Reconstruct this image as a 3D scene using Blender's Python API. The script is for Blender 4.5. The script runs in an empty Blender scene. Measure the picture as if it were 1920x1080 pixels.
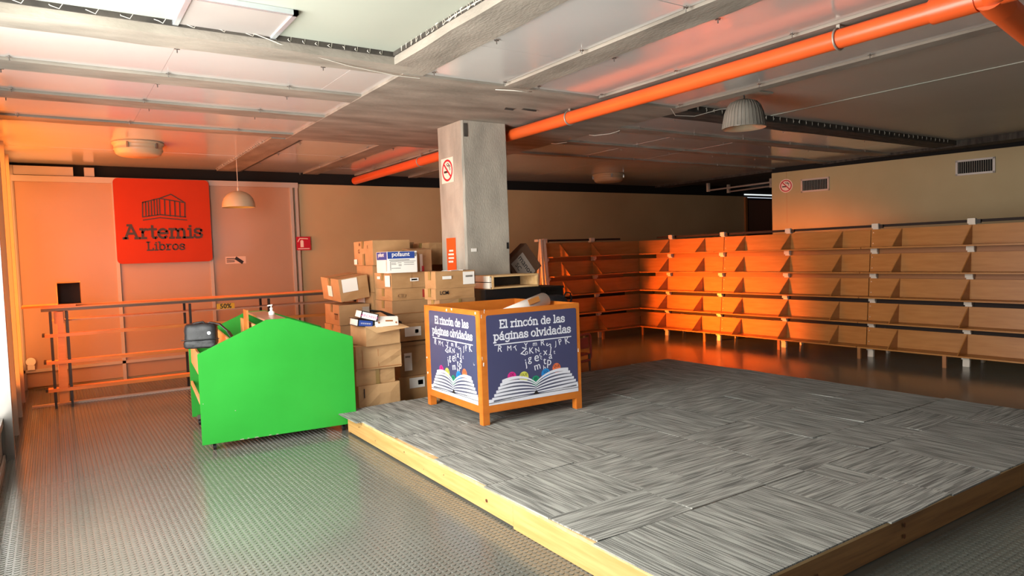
import bpy, bmesh, math, random
from mathutils import Vector, Matrix
random.seed(7)
PI = math.pi
S = bpy.context.scene
COL = S.collection

# ------------------------------------------------------------------ camera
cam_d = bpy.data.cameras.new('camera')
cam_d.sensor_width = 36.0
cam_d.lens = 36.0 * 1291.4 / 1920.0
cam_d.clip_start = 0.02
cam = bpy.data.objects.new('camera', cam_d)
COL.objects.link(cam)
_y, _p, _r = math.radians(33.727), math.radians(2.8165), math.radians(-1.968)
fw = Vector((math.sin(_y)*math.cos(_p), math.cos(_y)*math.cos(_p), -math.sin(_p)))
rt = Vector((math.cos(_y), -math.sin(_y), 0)); up = rt.cross(fw)
r2 = rt*math.cos(_r) + up*math.sin(_r); u2 = -rt*math.sin(_r) + up*math.cos(_r)
cam.matrix_world = Matrix(((r2.x, u2.x, -fw.x, 0), (r2.y, u2.y, -fw.y, 0), (r2.z, u2.z, -fw.z, 1.6), (0, 0, 0, 1)))
S.camera = cam

# ------------------------------------------------------------------ view, world, lights
S.view_settings.view_transform = 'Standard'
S.view_settings.look = 'None'
S.view_settings.gamma = 1.0
S.view_settings.use_curve_mapping = False
S.view_settings.exposure = 0.0

w = bpy.data.worlds.new('daylight'); S.world = w; w.use_nodes = True
bg = w.node_tree.nodes['Background']
bg.inputs[0].default_value = (0.80, 0.88, 1.0, 1); bg.inputs[1].default_value = 0.9

def area(name, loc, direction, sx, sy, power, color, spread=180):
    d = bpy.data.lights.new(name, 'AREA'); d.shape = 'RECTANGLE'; d.size = sx; d.size_y = sy
    d.energy = power; d.color = color; d.spread = math.radians(spread)
    o = bpy.data.objects.new(name, d); COL.objects.link(o)
    o.location = loc
    o.rotation_euler = Vector(direction).to_track_quat('-Z', 'Z').to_euler()
    return o
# daylight outside the shopfront glazing on the west side
area('daylight_west', (-0.75, 3.7, 1.7), (1, 0.10, -0.10), 6.8, 2.5, 1500, (1.0, 0.97, 0.93))
# daylight and low sun, tinted by the added orange film on the north panes
area('daylight_north', (-0.75, 9.3, 1.5), (1, -0.02, 0.02), 3.6, 2.5, 340, (1.0, 0.96, 0.93))
area('low_sun_north', (-0.9, 9.7, 1.3), (1, -0.165, -0.125), 1.6, 1.0, 200, (1.0, 0.80, 0.50), 22)
# weak fill added behind the camera for overall brightness, entering by the south windows
area('fill_south', (3.5, -3.6, 1.9), (0.0, 1, 0.0), 6.5, 2.0, 16, (0.93, 0.97, 1.0))

# ------------------------------------------------------------------ colour and materials
def lin(h):
    h = h.lstrip('#'); o = []
    for i in (0, 2, 4):
        c = int(h[i:i+2], 16)/255.0
        o.append(c/12.92 if c <= 0.04045 else ((c+0.055)/1.055)**2.4)
    return (*o, 1.0)

def mat(name, col, rough=0.6, col2=None, scale=6.0, stretch=(1, 1, 1), detail=4.0, bump=0.0, bscale=None,
        metal=0.0, lo=0.35, hi=0.65, spec=0.5, rvar=0.0, coord='Object'):
    m = bpy.data.materials.new(name); m.use_nodes = True
    nt = m.node_tree; N = nt.nodes; L = nt.links
    b = N['Principled BSDF']
    c1 = lin(col) if isinstance(col, str) else col
    b.inputs['Base Color'].default_value = c1
    b.inputs['Roughness'].default_value = rough
    b.inputs['Metallic'].default_value = metal
    b.inputs['Specular IOR Level'].default_value = spec
    if col2 or bump or rvar:
        tc = N.new('ShaderNodeTexCoord'); mp = N.new('ShaderNodeMapping')
        mp.inputs['Scale'].default_value = stretch
        L.new(tc.outputs[coord], mp.inputs[0])
        nz = N.new('ShaderNodeTexNoise'); nz.inputs['Scale'].default_value = scale; nz.inputs['Detail'].default_value = detail
        L.new(mp.outputs[0], nz.inputs['Vector'])
        if col2:
            rp = N.new('ShaderNodeValToRGB')
            rp.color_ramp.elements[0].position = lo; rp.color_ramp.elements[1].position = hi
            rp.color_ramp.elements[0].color = c1
            rp.color_ramp.elements[1].color = lin(col2) if isinstance(col2, str) else col2
            L.new(nz.outputs[0], rp.inputs[0]); L.new(rp.outputs[0], b.inputs['Base Color'])
        if rvar:
            mr = N.new('ShaderNodeMapRange'); mr.inputs[3].default_value = rough-rvar; mr.inputs[4].default_value = rough+rvar
            L.new(nz.outputs[0], mr.inputs[0]); L.new(mr.outputs[0], b.inputs['Roughness'])
        if bump:
            n2 = nz
            if bscale:
                n2 = N.new('ShaderNodeTexNoise'); n2.inputs['Scale'].default_value = bscale; n2.inputs['Detail'].default_value = 3
                L.new(mp.outputs[0], n2.inputs['Vector'])
            bp = N.new('ShaderNodeBump'); bp.inputs['Strength'].default_value = bump; bp.inputs['Distance'].default_value = 0.01
            L.new(n2.outputs[0], bp.inputs['Height']); L.new(bp.outputs[0], b.inputs['Normal'])
    return m

def glass(name, col, fac=0.12):
    m = bpy.data.materials.new(name); m.use_nodes = True
    nt = m.node_tree; N = nt.nodes; L = nt.links
    for n in list(N):
        if n.type != 'OUTPUT_MATERIAL': N.remove(n)
    t = N.new('ShaderNodeBsdfTransparent'); t.inputs[0].default_value = col
    g = N.new('ShaderNodeBsdfGlossy'); g.inputs['Roughness'].default_value = 0.03
    mx = N.new('ShaderNodeMixShader'); mx.inputs[0].default_value = fac
    L.new(t.outputs[0], mx.inputs[1]); L.new(g.outputs[0], mx.inputs[2]); L.new(mx.outputs[0], N['Material Output'].inputs[0])
    return m

def emis(name, col, s):
    m = bpy.data.materials.new(name); m.use_nodes = True
    b = m.node_tree.nodes['Principled BSDF']
    b.inputs['Base Color'].default_value = lin(col); b.inputs['Emission Color'].default_value = lin(col); b.inputs['Emission Strength'].default_value = s
    return m

M = {}
M['rubber'] = mat('studded_rubber', '#5d5f59', 0.18, '#686962', 1.3, bump=0.0, rvar=0.05, spec=0.6)
M['concrete'] = mat('board_marked_concrete', '#7a736a', 0.85, '#a39a8e', 2.0, (1, 5, 1), 8, 0.5, 30, lo=0.3, hi=0.7)
M['concrete_x'] = mat('board_marked_concrete_along_x', '#766f65', 0.85, '#a2998d', 1.5, (1, 3.0, 2), 10, 0.35, 22, lo=0.28, hi=0.72)
M['concrete_y'] = mat('board_marked_concrete_along_y', '#766f65', 0.85, '#a2998d', 1.5, (3.0, 1, 2), 10, 0.35, 22, lo=0.28, hi=0.72)
M['pillar'] = mat('smooth_grey_concrete', '#8d877c', 0.8, '#b3aa9c', 2.2, (2, 2, 0.8), 9, 0.35, 40, lo=0.3, hi=0.72)
M['panel'] = mat('painted_sheet_metal', '#cccac7', 0.15, '#d4d2cf', 0.7, metal=0.2, rvar=0.02)
M['panel_white'] = mat('white_ceiling_board', '#a3a79b', 0.55, '#acafa3', 0.6)
M['panel_se'] = mat('grey_white_ceiling_board', '#a8a59d', 0.38, '#b5b2aa', 0.5, metal=0.15)
M['void'] = mat('dark_ceiling_void', '#0d0b0a', 0.9)
M['darkbeam'] = mat('dark_concrete', '#2f2b27', 0.9, '#4c463f', 4, (1, 5, 1), 6, 0.4, 20)  # plain dark concrete tone for east beams, chipped spots and edge strips
M['wall'] = mat('cream_painted_wall', '#bf9f74', 0.6, '#c9aa7e', 0.8)
M['wallR'] = mat('pale_cream_partition_paint', '#ab9668', 0.55, '#b6a276', 0.7)
M['lam'] = mat('glossy_laminate_panel', '#b08f78', 0.16, '#b8967e', 0.5, spec=0.6)
M['alu'] = mat('pale_painted_frame', '#b7aaa0', 0.35)
M['frame_white'] = mat('white_window_frame', '#a39a90', 0.4)
M['wood_o'] = mat('orange_varnished_plywood', '#a76c34', 0.34, '#b57b41', 3, (1, 1, 8), 5, 0.04, lo=0.3, hi=0.7)
M['wood_crate'] = mat('orange_painted_wood', '#c2691f', 0.45, '#cf7728', 5, (1, 1, 3), 5, 0.15)
M['pine'] = mat('pine_plank', '#bd8e52', 0.5, '#cda066', 2.2, (18, 1.0, 18), 5, 0.1)
M['pine_x'] = mat('pine_plank_shaded', '#7c5530', 0.5, '#94693c', 2.2, (1.0, 18, 18), 5, 0.1)  # grain along x; shade of the south side put into the colour
M['knot'] = mat('pine_knot', '#5a2d14', 0.6)
M['paleply'] = mat('pale_plywood', '#c9a06a', 0.5, '#d7b482', 4, (1, 6, 6), 5, 0.05)
M['white_post'] = mat('white_painted_post', '#ddd0c0', 0.5)
M['brown_leg'] = mat('brown_wood_leg', '#a0673a', 0.5)
M['dark'] = mat('black_painted_steel', '#1c1a19', 0.45)
M['steel'] = mat('grey_steel', '#8f8b86', 0.3, metal=0.8)
M['zinc'] = mat('zinc_screw', '#d0ccc4', 0.3, metal=0.6)
M['pipe'] = mat('orange_pvc_pipe', '#e8602a', 0.34, '#e45a24', 2)
M['clamp'] = mat('galvanised_clamp', '#a7a196', 0.45, metal=0.5)
M['green'] = mat('green_painted_board', '#27902e', 0.34, '#2b9833', 2.0, spec=0.4)
M['greenedge'] = mat('worn_green_edge', '#6cc76a', 0.5)
M['ridge'] = mat('worn_pinkish_plywood', '#b08a75', 0.3)
M['card'] = mat('brown_cardboard', '#9c7449', 0.75, '#b68d60', 2.2, (1, 1, 1.5), 7, 0.45, 7)
M['card2'] = mat('dull_brown_cardboard', '#95714b', 0.78, '#a47f57', 3.0, (1, 1, 1), 6, 0.3, 8)
M['card3'] = mat('light_brown_cardboard', '#a9845a', 0.75, '#c09c70', 2.5, (1, 1, 1.5), 7, 0.55, 6)
M['tape'] = mat('brown_packing_tape', '#8c7444', 0.25)
M['label'] = mat('white_paper', '#e3ded6', 0.7)
M['ink'] = mat('black_ink', '#20191a', 0.6)
M['inkred'] = mat('red_ink', '#9b2d22', 0.6)
M['red'] = mat('sign_red', '#c0142c', 0.5)
M['signpink'] = mat('sign_white_pink', '#f2d6c8', 0.5)
M['blue'] = mat('box_blue', '#22408a', 0.5)
M['navy'] = mat('poster_navy', '#45476a', 0.28, spec=0.6)
M['posterw'] = mat('poster_white', '#dfe0ea', 0.35)
M['pshade'] = mat('poster_page_shadow', '#5f6274', 0.4)
M['magenta'] = mat('poster_magenta', '#d02a86', 0.4)
M['yellow'] = mat('poster_yellow', '#cfd05c', 0.4)
M['tgreen'] = mat('poster_green', '#1f8a66', 0.4)
M['tblue'] = mat('poster_blue', '#2080c8', 0.4)
M['torange'] = mat('poster_orange', '#e2744a', 0.4)
M['signo'] = mat('sign_orange_red', '#b23206', 0.6, '#aa2e04', 1.0, spec=0.25)
M['signink'] = mat('sign_engraved_grey', '#3d2a22', 0.5)
M['black'] = mat('black_plastic', '#121214', 0.4)
M['leather'] = mat('black_nylon', '#17181b', 0.5, '#202125', 40, bump=0.2)
M['chair'] = mat('rose_plastic', '#b0463f', 0.35)
M['lampw'] = mat('cream_enamel', '#b5a58a', 0.35)
M['lampin'] = mat('yellowish_enamel_inside', '#c9bb62', 0.5)
M['prism'] = mat('ribbed_acrylic', '#6f6a62', 0.22, '#8d877d', 3, (1, 1, 1), spec=0.8)
M['diffuser'] = mat('grey_diffuser', '#9a928e', 0.45, '#a39b96', 2)
M['alub'] = mat('bright_aluminium', '#d7dde2', 0.25, metal=0.7)
M['sticker_o'] = mat('orange_notice', '#e2531c', 0.5)
M['wire'] = mat('white_wire', '#cfc8bc', 0.5)
M['yellab'] = mat('yellow_label', '#d59a1c', 0.5)
M['backboard'] = mat('brown_door_leaf', '#7a5242', 0.5)
M['tint_pale'] = glass('pale_orange_tint_glass', (1.0, 0.62, 0.34, 1), 0.05)  # weaker added tint, set for the light on the back wall
M['clear'] = glass('clear_glass', (0.95, 0.96, 0.95, 1), 0.06)
M['tint'] = glass('orange_tint_glass', (1.0, 0.50, 0.19, 1), 0.05)  # pane tint added to turn the incoming daylight orange
M['ground'] = mat('pavement', '#8b857c', 0.9, '#979188', 1)
M['daylit'] = emis('daylit_window', '#dfe6e6', 1.2)
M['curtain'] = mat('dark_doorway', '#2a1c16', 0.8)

# striped carpet, stripes along local y
def carpet():
    m = bpy.data.materials.new('striped_carpet'); m.use_nodes = True
    nt = m.node_tree; N = nt.nodes; L = nt.links; b = N['Principled BSDF']
    b.inputs['Roughness'].default_value = 0.95; b.inputs['Specular IOR Level'].default_value = 0.15
    tc = N.new('ShaderNodeTexCoord'); oi = N.new('ShaderNodeObjectInfo')
    mp = N.new('ShaderNodeMapping'); L.new(tc.outputs['Object'], mp.inputs[0])
    cv = N.new('ShaderNodeCombineXYZ')
    mm = N.new('ShaderNodeMath'); mm.operation = 'MULTIPLY'; mm.inputs[1].default_value = 37.0
    L.new(oi.outputs['Random'], mm.inputs[0]); L.new(mm.outputs[0], cv.inputs[0]); L.new(mm.outputs[0], cv.inputs[1])
    L.new(cv.outputs[0], mp.inputs['Location'])
    def noise(sx, sy, scale, det):
        q = N.new('ShaderNodeMapping'); q.inputs['Scale'].default_value = (sx, sy, 1); L.new(mp.outputs[0], q.inputs[0])
        n = N.new('ShaderNodeTexNoise'); n.inputs['Scale'].default_value = scale; n.inputs['Detail'].default_value = det
        n.noise_dimensions = '2D'
        L.new(q.outputs[0], n.inputs['Vector']); return n
    a = noise(105, 2.4, 1.0, 1.5); c = noise(24, 2.6, 1.0, 1.0); f = noise(260, 260, 1.0, 2.0)
    def ramp(src, lo, hi):
        r = N.new('ShaderNodeMapRange'); r.inputs[1].default_value = lo; r.inputs[2].default_value = hi; L.new(src.outputs[0], r.inputs[0]); return r
    ra = ramp(a, 0.465, 0.54); rc = ramp(c, 0.30, 0.70); rf = ramp(f, 0.3, 0.7)
    def math_(op, x, y):
        n = N.new('ShaderNodeMath'); n.operation = op
        for i, v in enumerate((x, y)):
            if isinstance(v, float): n.inputs[i].default_value = v
            else: L.new(v.outputs[0], n.inputs[i])
        return n
    t = math_('ADD', math_('MULTIPLY', ra, 0.50), math_('MULTIPLY', rc, 0.27)); t = math_('ADD', t, math_('MULTIPLY', rf, 0.25))
    rp = N.new('ShaderNodeValToRGB'); rp.color_ramp.elements[0].color = lin('#50504e'); rp.color_ramp.elements[1].color = lin('#aaaba5')
    L.new(t.outputs[0], rp.inputs[0]); L.new(rp.outputs[0], b.inputs['Base Color'])
    bp = N.new('ShaderNodeBump'); bp.inputs['Strength'].default_value = 0.35; bp.inputs['Distance'].default_value = 0.004
    L.new(t.outputs[0], bp.inputs['Height']); L.new(bp.outputs[0], b.inputs['Normal'])
    return m
M['carpet'] = carpet()

# ------------------------------------------------------------------ mesh helpers
class MB:
    def __init__(s): s.v = []; s.f = []; s.mi = []; s.k = 0; s.sm = []
    def add(s, vs, fs, smooth=False):
        n = len(s.v); s.v += [tuple(v) for v in vs]
        for f in fs: s.f.append([n+i for i in f]); s.mi.append(s.k); s.sm.append(smooth)
        return s
    def box(s, x0, x1, y0, y1, z0, z1, mtx=None, jit=0.0):
        vs = [Vector((x, y, z)) for z in (z0, z1) for x, y in ((x0, y0), (x1, y0), (x1, y1), (x0, y1))]
        if jit: vs = [v+Vector([random.uniform(-jit, jit) for _ in range(3)]) for v in vs]
        if mtx: vs = [mtx @ v for v in vs]
        return s.add(vs, [(3, 2, 1, 0), (4, 5, 6, 7), (0, 1, 5, 4), (1, 2, 6, 5), (2, 3, 7, 6), (3, 0, 4, 7)])
    def prism(s, pts, ax, a, b):
        # pts: 2D outline; ax: extrusion axis 'x','y','z'
        def P(p, t):
            return {'x': (t, p[0], p[1]), 'y': (p[0], t, p[1]), 'z': (p[0], p[1], t)}[ax]
        n = len(pts); vs = [P(p, a) for p in pts]+[P(p, b) for p in pts]
        return s.add(vs, [tuple(range(n))[::-1], tuple(range(n, 2*n))]+[(i, (i+1) % n, n+(i+1) % n, n+i) for i in range(n)])
    def hexa(s, vs):  # 8 corners bottom ring, top ring
        return s.add(vs, [(3, 2, 1, 0), (4, 5, 6, 7), (0, 1, 5, 4), (1, 2, 6, 5), (2, 3, 7, 6), (3, 0, 4, 7)])
    def bar(s, p, q, wx, wy, upv=(0, 0, 1)):
        p, q = Vector(p), Vector(q); d = (q-p).normalized(); u = Vector(upv)
        if abs(d.dot(u)) > 0.98: u = Vector((0, 1, 0))
        a = d.cross(u).normalized()*wx/2; b = a.cross(d).normalized()*wy/2
        return s.hexa([p-a-b, p+a-b, p+a+b, p-a+b, q-a-b, q+a-b, q+a+b, q-a+b])
    def tube(s, pts, r, n=8, caps=True, smooth=True):
        pts = [Vector(p) for p in pts]; rings = []; u = None
        for i, p in enumerate(pts):
            d = (pts[min(i+1, len(pts)-1)]-pts[max(i-1, 0)]).normalized()
            if u is None:
                u = Vector((0, 0, 1)) if abs(d.z) < 0.9 else Vector((1, 0, 0))
            a = d.cross(u).normalized(); u = a.cross(d).normalized()
            rr = r[i] if isinstance(r, (list, tuple)) else r
            rings.append([p+(a*math.cos(t)+u*math.sin(t))*rr for t in [2*PI*j/n for j in range(n)]])
        vs = [v for R_ in rings for v in R_]; fs = []
        for i in range(len(pts)-1):
            for j in range(n): fs.append((i*n+j, i*n+(j+1) % n, (i+1)*n+(j+1) % n, (i+1)*n+j))
        s.add(vs, fs, smooth)
        if caps:
            s.add(rings[0], [tuple(range(n))]); s.add(rings[-1], [tuple(range(n))[::-1]])
        return s
    def lathe(s, prof, c=(0, 0, 0), n=32, smooth=True):
        vs = []; fs = []
        for r, z in prof:
            for j in range(n):
                t = 2*PI*j/n; vs.append((c[0]+r*math.cos(t), c[1]+r*math.sin(t), c[2]+z))
        for i in range(len(prof)-1):
            for j in range(n): fs.append((i*n+j, i*n+(j+1) % n, (i+1)*n+(j+1) % n, (i+1)*n+j))
        return s.add(vs, fs, smooth)
    def tf(s, mtx):
        s.v = [tuple(mtx @ Vector(v)) for v in s.v]; return s
    def build(s, name, m, parent=None, bevel=0.0, label=None, fixn=True):
        me = bpy.data.meshes.new(name)
        off = OFF.get(parent.as_pointer(), Vector((0, 0, 0))) if parent else Vector((0, 0, 0))
        me.from_pydata([tuple(Vector(v)-off) for v in s.v], [], s.f)
        ms = m if isinstance(m, (list, tuple)) else [m]
        for x in ms: me.materials.append(x)
        for p, k, sm in zip(me.polygons, s.mi, s.sm): p.material_index = k; p.use_smooth = sm
        if bevel or fixn:
            bm = bmesh.new(); bm.from_mesh(me)
            if fixn: bmesh.ops.recalc_face_normals(bm, faces=bm.faces)
            if bevel:
                bmesh.ops.bevel(bm, geom=[e for e in bm.edges if len(e.link_faces) == 2 and e.calc_face_angle(0) > 0.5], offset=bevel, segments=2, affect='EDGES', clamp_overlap=True)
            bm.to_mesh(me); bm.free()
        o = bpy.data.objects.new(name, me); COL.objects.link(o)
        if parent:
            o.parent = parent; OFF[o.as_pointer()] = off
        if label: o['label'] = label
        return o
OFF = {}   # world offset of things whose parts are written in world coordinates
def thing(name, label, cat, loc=(0, 0, 0), rz=0.0, group=None, world=False):
    o = bpy.data.objects.new(name, None); COL.objects.link(o); o.empty_display_size = 0.1
    o.location = loc; o.rotation_euler = (0, 0, rz); o['label'] = label; o['category'] = cat
    if group: o['group'] = group
    if world: OFF[o.as_pointer()] = Vector(loc)
    return o
def struct(o, kind='structure', label=None):
    o['kind'] = kind
    if label: o['label'] = label
    return o
def tag(o, label, cat, group=None):
    o['label'] = label; o['category'] = cat
    if group: o['group'] = group
    return o
def B(*a): return MB().box(*a)

# ------------------------------------------------------------------ lettering
def text_mb(txt, size, mtx, thick=0.0008, bold=0.0, align='CENTER'):
    cu = bpy.data.curves.new('t', 'FONT'); cu.body = txt; cu.size = size; cu.align_x = align; cu.extrude = thick; cu.offset = bold
    cu.resolution_u = 3
    o = bpy.data.objects.new('t', cu); COL.objects.link(o)
    dg = bpy.context.evaluated_depsgraph_get(); dg.update()
    me = bpy.data.meshes.new_from_object(o.evaluated_get(dg))
    mb = MB(); mb.add([mtx @ v.co for v in me.vertices], [tuple(p.vertices) for p in me.polygons])
    bpy.data.objects.remove(o); bpy.data.curves.remove(cu); bpy.data.meshes.remove(me)
    return mb

def arc(cx, cy, rx, ry, a0, a1, n=10):
    return [(cx+rx*math.cos(math.radians(a0+(a1-a0)*i/n)), cy+ry*math.sin(math.radians(a0+(a1-a0)*i/n))) for i in range(n+1)]
def sl(x, y, w): return [(x-w/2, y), (x+w/2, y)]
X = 0.48
SLAB = {
 'A': (0.74, [[(0.08, 0), (0.36, 0.7), (0.64, 0)], [(0.19, 0.25), (0.53, 0.25)], sl(0.08, 0, 0.2), sl(0.64, 0, 0.2), [(0.2, 0.7), (0.38, 0.7)]]),
 'E': (0.58, [[(0.12, 0), (0.12, 0.7)], [(0.03, 0.7), (0.5, 0.7), (0.5, 0.57)], [(0.03, 0), (0.52, 0), (0.52, 0.13)], [(0.12, 0.36), (0.4, 0.36)]]),
 'L': (0.58, [[(0.14, 0), (0.14, 0.7)], [(0.03, 0), (0.5, 0), (0.5, 0.16)], sl(0.14, 0.7, 0.24)]),
 'r': (0.44, [[(0.14, 0), (0.14, X)], sl(0.16, 0, 0.28), [(0.03, X), (0.14, X)], [(0.14, 0.3), (0.2, 0.42), (0.28, 0.48), (0.4, 0.46)]]),
 't': (0.38, [[(0.15, 0.66), (0.15, 0.1), (0.2, 0.02), (0.28, 0.0), (0.35, 0.04)], [(0.02, X), (0.33, X)]]),
 'e': (0.54, [arc(0.26, 0.24, 0.22, 0.24, 8, 318, 14), [(0.04, 0.26), (0.48, 0.26)]]),
 'm': (0.92, [[(0.13, 0), (0.13, X)], [(0.02, X), (0.13, X)], arc(0.29, 0.32, 0.16, 0.16, 180, 0, 8)+[(0.45, 0)], arc(0.61, 0.32, 0.16, 0.16, 180, 0, 8)+[(0.77, 0)], sl(0.13, 0, 0.2), sl(0.46, 0, 0.18), sl(0.79, 0, 0.2)]),
 'n': (0.6, [[(0.13, 0), (0.13, X)], [(0.02, X), (0.13, X)], arc(0.3, 0.31, 0.17, 0.17, 180, 0, 8)+[(0.47, 0)], sl(0.13, 0, 0.2), sl(0.48, 0, 0.2)]),
 'i': (0.28, [[(0.14, 0), (0.14, X)], [(0.03, X), (0.14, X)], sl(0.14, 0, 0.24), [(0.11, 0.64), (0.17, 0.64)]]),
 's': (0.46, [[(0.4, 0.34), (0.4, 0.42), (0.3, 0.48), (0.16, 0.48), (0.07, 0.41), (0.08, 0.31), (0.2, 0.26), (0.33, 0.22), (0.42, 0.14), (0.38, 0.04), (0.27, 0), (0.14, 0), (0.05, 0.06), (0.05, 0.15)]]),
 'b': (0.58, [[(0.12, 0), (0.12, 0.7)], [(0.01, 0.7), (0.12, 0.7)], arc(0.3, 0.24, 0.2, 0.24, 180, -180, 14)]),
 'o': (0.56, [arc(0.27, 0.24, 0.22, 0.24, 0, 360, 14)]),
 'l': (0.28, [[(0.14, 0), (0.14, 0.7)], [(0.03, 0.7), (0.14, 0.7)], sl(0.14, 0, 0.24)]),
 'c': (0.5, [arc(0.27, 0.24, 0.22, 0.24, 38, 322, 12), [(0.44, 0.38), (0.44, 0.48)]]),
 'd': (0.6, [[(0.46, 0), (0.46, 0.7)], [(0.35, 0.7), (0.46, 0.7)], [(0.46, 0), (0.57, 0)], arc(0.26, 0.24, 0.2, 0.24, 0, 360, 14)]),
 'a': (0.56, [[(0.09, 0.4), (0.18, 0.48), (0.32, 0.48), (0.42, 0.4), (0.42, 0.0), (0.53, 0)], arc(0.23, 0.14, 0.18, 0.14, 0, 360, 12)]),
 'p': (0.6, [[(0.13, -0.22), (0.13, X)], [(0.02, X), (0.13, X)], sl(0.13, -0.22, 0.24), arc(0.32, 0.24, 0.2, 0.24, 180, -180, 14)]),
 'g': (0.58, [arc(0.26, 0.25, 0.2, 0.22, 0, 360, 12), [(0.46, X), (0.46, -0.08), (0.4, -0.2), (0.24, -0.23), (0.1, -0.18)], [(0.46, X), (0.56, X)]]),
 'v': (0.56, [[(0.06, X), (0.27, 0), (0.48, X)], sl(0.07, X, 0.18), sl(0.47, X, 0.18)]),
 ' ': (0.28, []),
}
SLAB['ó'] = (0.56, SLAB['o'][1]+[[(0.24, 0.58), (0.36, 0.72)]])
SLAB['á'] = (0.56, SLAB['a'][1]+[[(0.22, 0.58), (0.34, 0.72)]])
def strokes(polys, t, d, mtx, mb=None):
    """flat raised strokes in the local xy plane, z = relief"""
    mb = mb or MB(); z = 0
    for pl in polys:
        for k, (p, q) in enumerate(zip(pl[:-1], pl[1:])):
            P, Q = Vector((p[0], p[1], 0)), Vector((q[0], q[1], 0)); e = (Q-P)
            if e.length < 1e-6: continue
            e.normalize(); P = P-e*t*0.35; Q = Q+e*t*0.35; n = Vector((-e.y, e.x, 0))*t/2
            zz = d*(1+0.06*(k % 2)+0.03*(z % 3)); z += 1
            vs = [P-n, Q-n, Q+n, P+n]; top = [v+Vector((0, 0, zz)) for v in vs]
            mb.add([mtx @ v for v in vs+top], [(4, 5, 6, 7), (0, 1, 5, 4), (1, 2, 6, 5), (2, 3, 7, 6), (3, 0, 4, 7)])
    return mb
def slab_text(txt, size, t, d, mtx, centre=True, track=0.0):
    w = sum(SLAB[c][0]+track for c in txt)-track; x = -w/2 if centre else 0; polys = []
    for c in txt:
        adv, pls = SLAB[c]
        for pl in pls: polys.append([((x+a)*size, b*size) for a, b in pl])
        x += adv+track
    return strokes(polys, t*size, d, mtx)
def frame_mtx(o, xdir, ydir):
    x = Vector(xdir).normalized(); y = Vector(ydir).normalized(); z = x.cross(y)
    return Matrix(((x.x, y.x, z.x, o[0]), (x.y, y.y, z.y, o[1]), (x.z, y.z, z.z, o[2]), (0, 0, 0, 1)))
def poly2d(mb, pts, z0, z1, mtx):
    n = len(pts); vs = [mtx @ Vector((p[0], p[1], z0)) for p in pts]+[mtx @ Vector((p[0], p[1], z1)) for p in pts]
    return mb.add(vs, [tuple(range(n, 2*n))]+[(i, (i+1) % n, n+(i+1) % n, n+i) for i in range(n)])

# ================================================================== SETTING
ZC = 3.03
# ---- floor
floor = struct(B(-0.6, 17.2, -3.4, 11.5, -0.12, 0).build('floor', M['rubber']))
# round studs: one object, instanced on a grid by geometry nodes
def studs():
    me = bpy.data.meshes.new('rubber_studs'); o = bpy.data.objects.new('rubber_studs', me); COL.objects.link(o)
    me.materials.append(M['rubber'])
    ng = bpy.data.node_groups.new('studs', 'GeometryNodeTree')
    ng.interface.new_socket('Geometry', in_out='OUTPUT', socket_type='NodeSocketGeometry')
    N = ng.nodes; L = ng.links
    out = N.new('NodeGroupOutput'); cy = N.new('GeometryNodeMeshCylinder')
    cy.inputs['Vertices'].default_value = 10; cy.inputs['Radius'].default_value = 0.0132; cy.inputs['Depth'].default_value = 0.0045
    sm = N.new('GeometryNodeSetMaterial'); sm.inputs['Material'].default_value = M['rubber']; L.new(cy.outputs['Mesh'], sm.inputs[0])
    jn = N.new('GeometryNodeJoinGeometry')
    for (x0, x1, y0, y1) in ((-0.38, 2.16, 1.5, 11.2), (2.16, 9.0, 0.3, 1.80)):
        p = 0.035; nx = int((x1-x0)/p); ny = int((y1-y0)/p)
        g = N.new('GeometryNodeMeshGrid'); g.inputs[0].default_value = nx*p; g.inputs[1].default_value = ny*p
        g.inputs[2].default_value = nx+1; g.inputs[3].default_value = ny+1
        t = N.new('GeometryNodeTransform'); t.inputs['Translation'].default_value = (x0+nx*p/2, y0+ny*p/2, 0.0005)
        L.new(g.outputs[0], t.inputs[0])
        ip = N.new('GeometryNodeInstanceOnPoints'); L.new(t.outputs[0], ip.inputs['Points']); L.new(sm.outputs[0], ip.inputs['Instance'])
        L.new(ip.outputs[0], jn.inputs[0])
    L.new(jn.outputs[0], out.inputs[0])
    md = o.modifiers.new('studs', 'NODES'); md.node_group = ng
    o.parent = floor; o['kind'] = 'stuff'
    return o
studs()
struct(B(-0.27, 3.5, 9.80, 9.83, 0, 0.012).build('trim_1', M['alu']), label='thin metal strip on the floor under the orange counter')

# ---- ceiling: slab with beams, joists, panels as parts
ceil = struct(B(-0.6, 17.2, -3.4, 11.5, 3.36, 3.5).build('ceiling', M['void']))
def jbox(x0, x1, y0, y1, z0, z1, name, m, seg=0.35, jit=0.006):
    """beam with slightly uneven arrises, along its longer side"""
    mb = MB(); lx, ly = x1-x0, y1-y0; along = lx > ly; Ln = max(lx, ly); n = max(2, int(Ln/seg))
    rings = []
    for i in range(n+1):
        t = i/n
        j = [random.uniform(-jit, jit) for _ in range(4)]
        if along:
            x = x0+lx*t; rings.append([(x, y0+j[0], z0+j[1]*0.5), (x, y1+j[2], z0+j[3]*0.5), (x, y1, z1), (x, y0, z1)])
        else:
            y = y0+ly*t; rings.append([(x0+j[0], y, z0+j[1]*0.5), (x1+j[2], y, z0+j[3]*0.5), (x1, y, z1), (x0, y, z1)])
    vs = [v for r in rings for v in r]; fs = [(3, 2, 1, 0), (4*n, 4*n+1, 4*n+2, 4*n+3)]
    for i in range(n):
        for k in range(4): fs.append((4*i+k, 4*i+(k+1) % 4, 4*i+4+(k+1) % 4, 4*i+4+k))
    mb.add(vs, fs); return mb.build(name, m, ceil)
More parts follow.
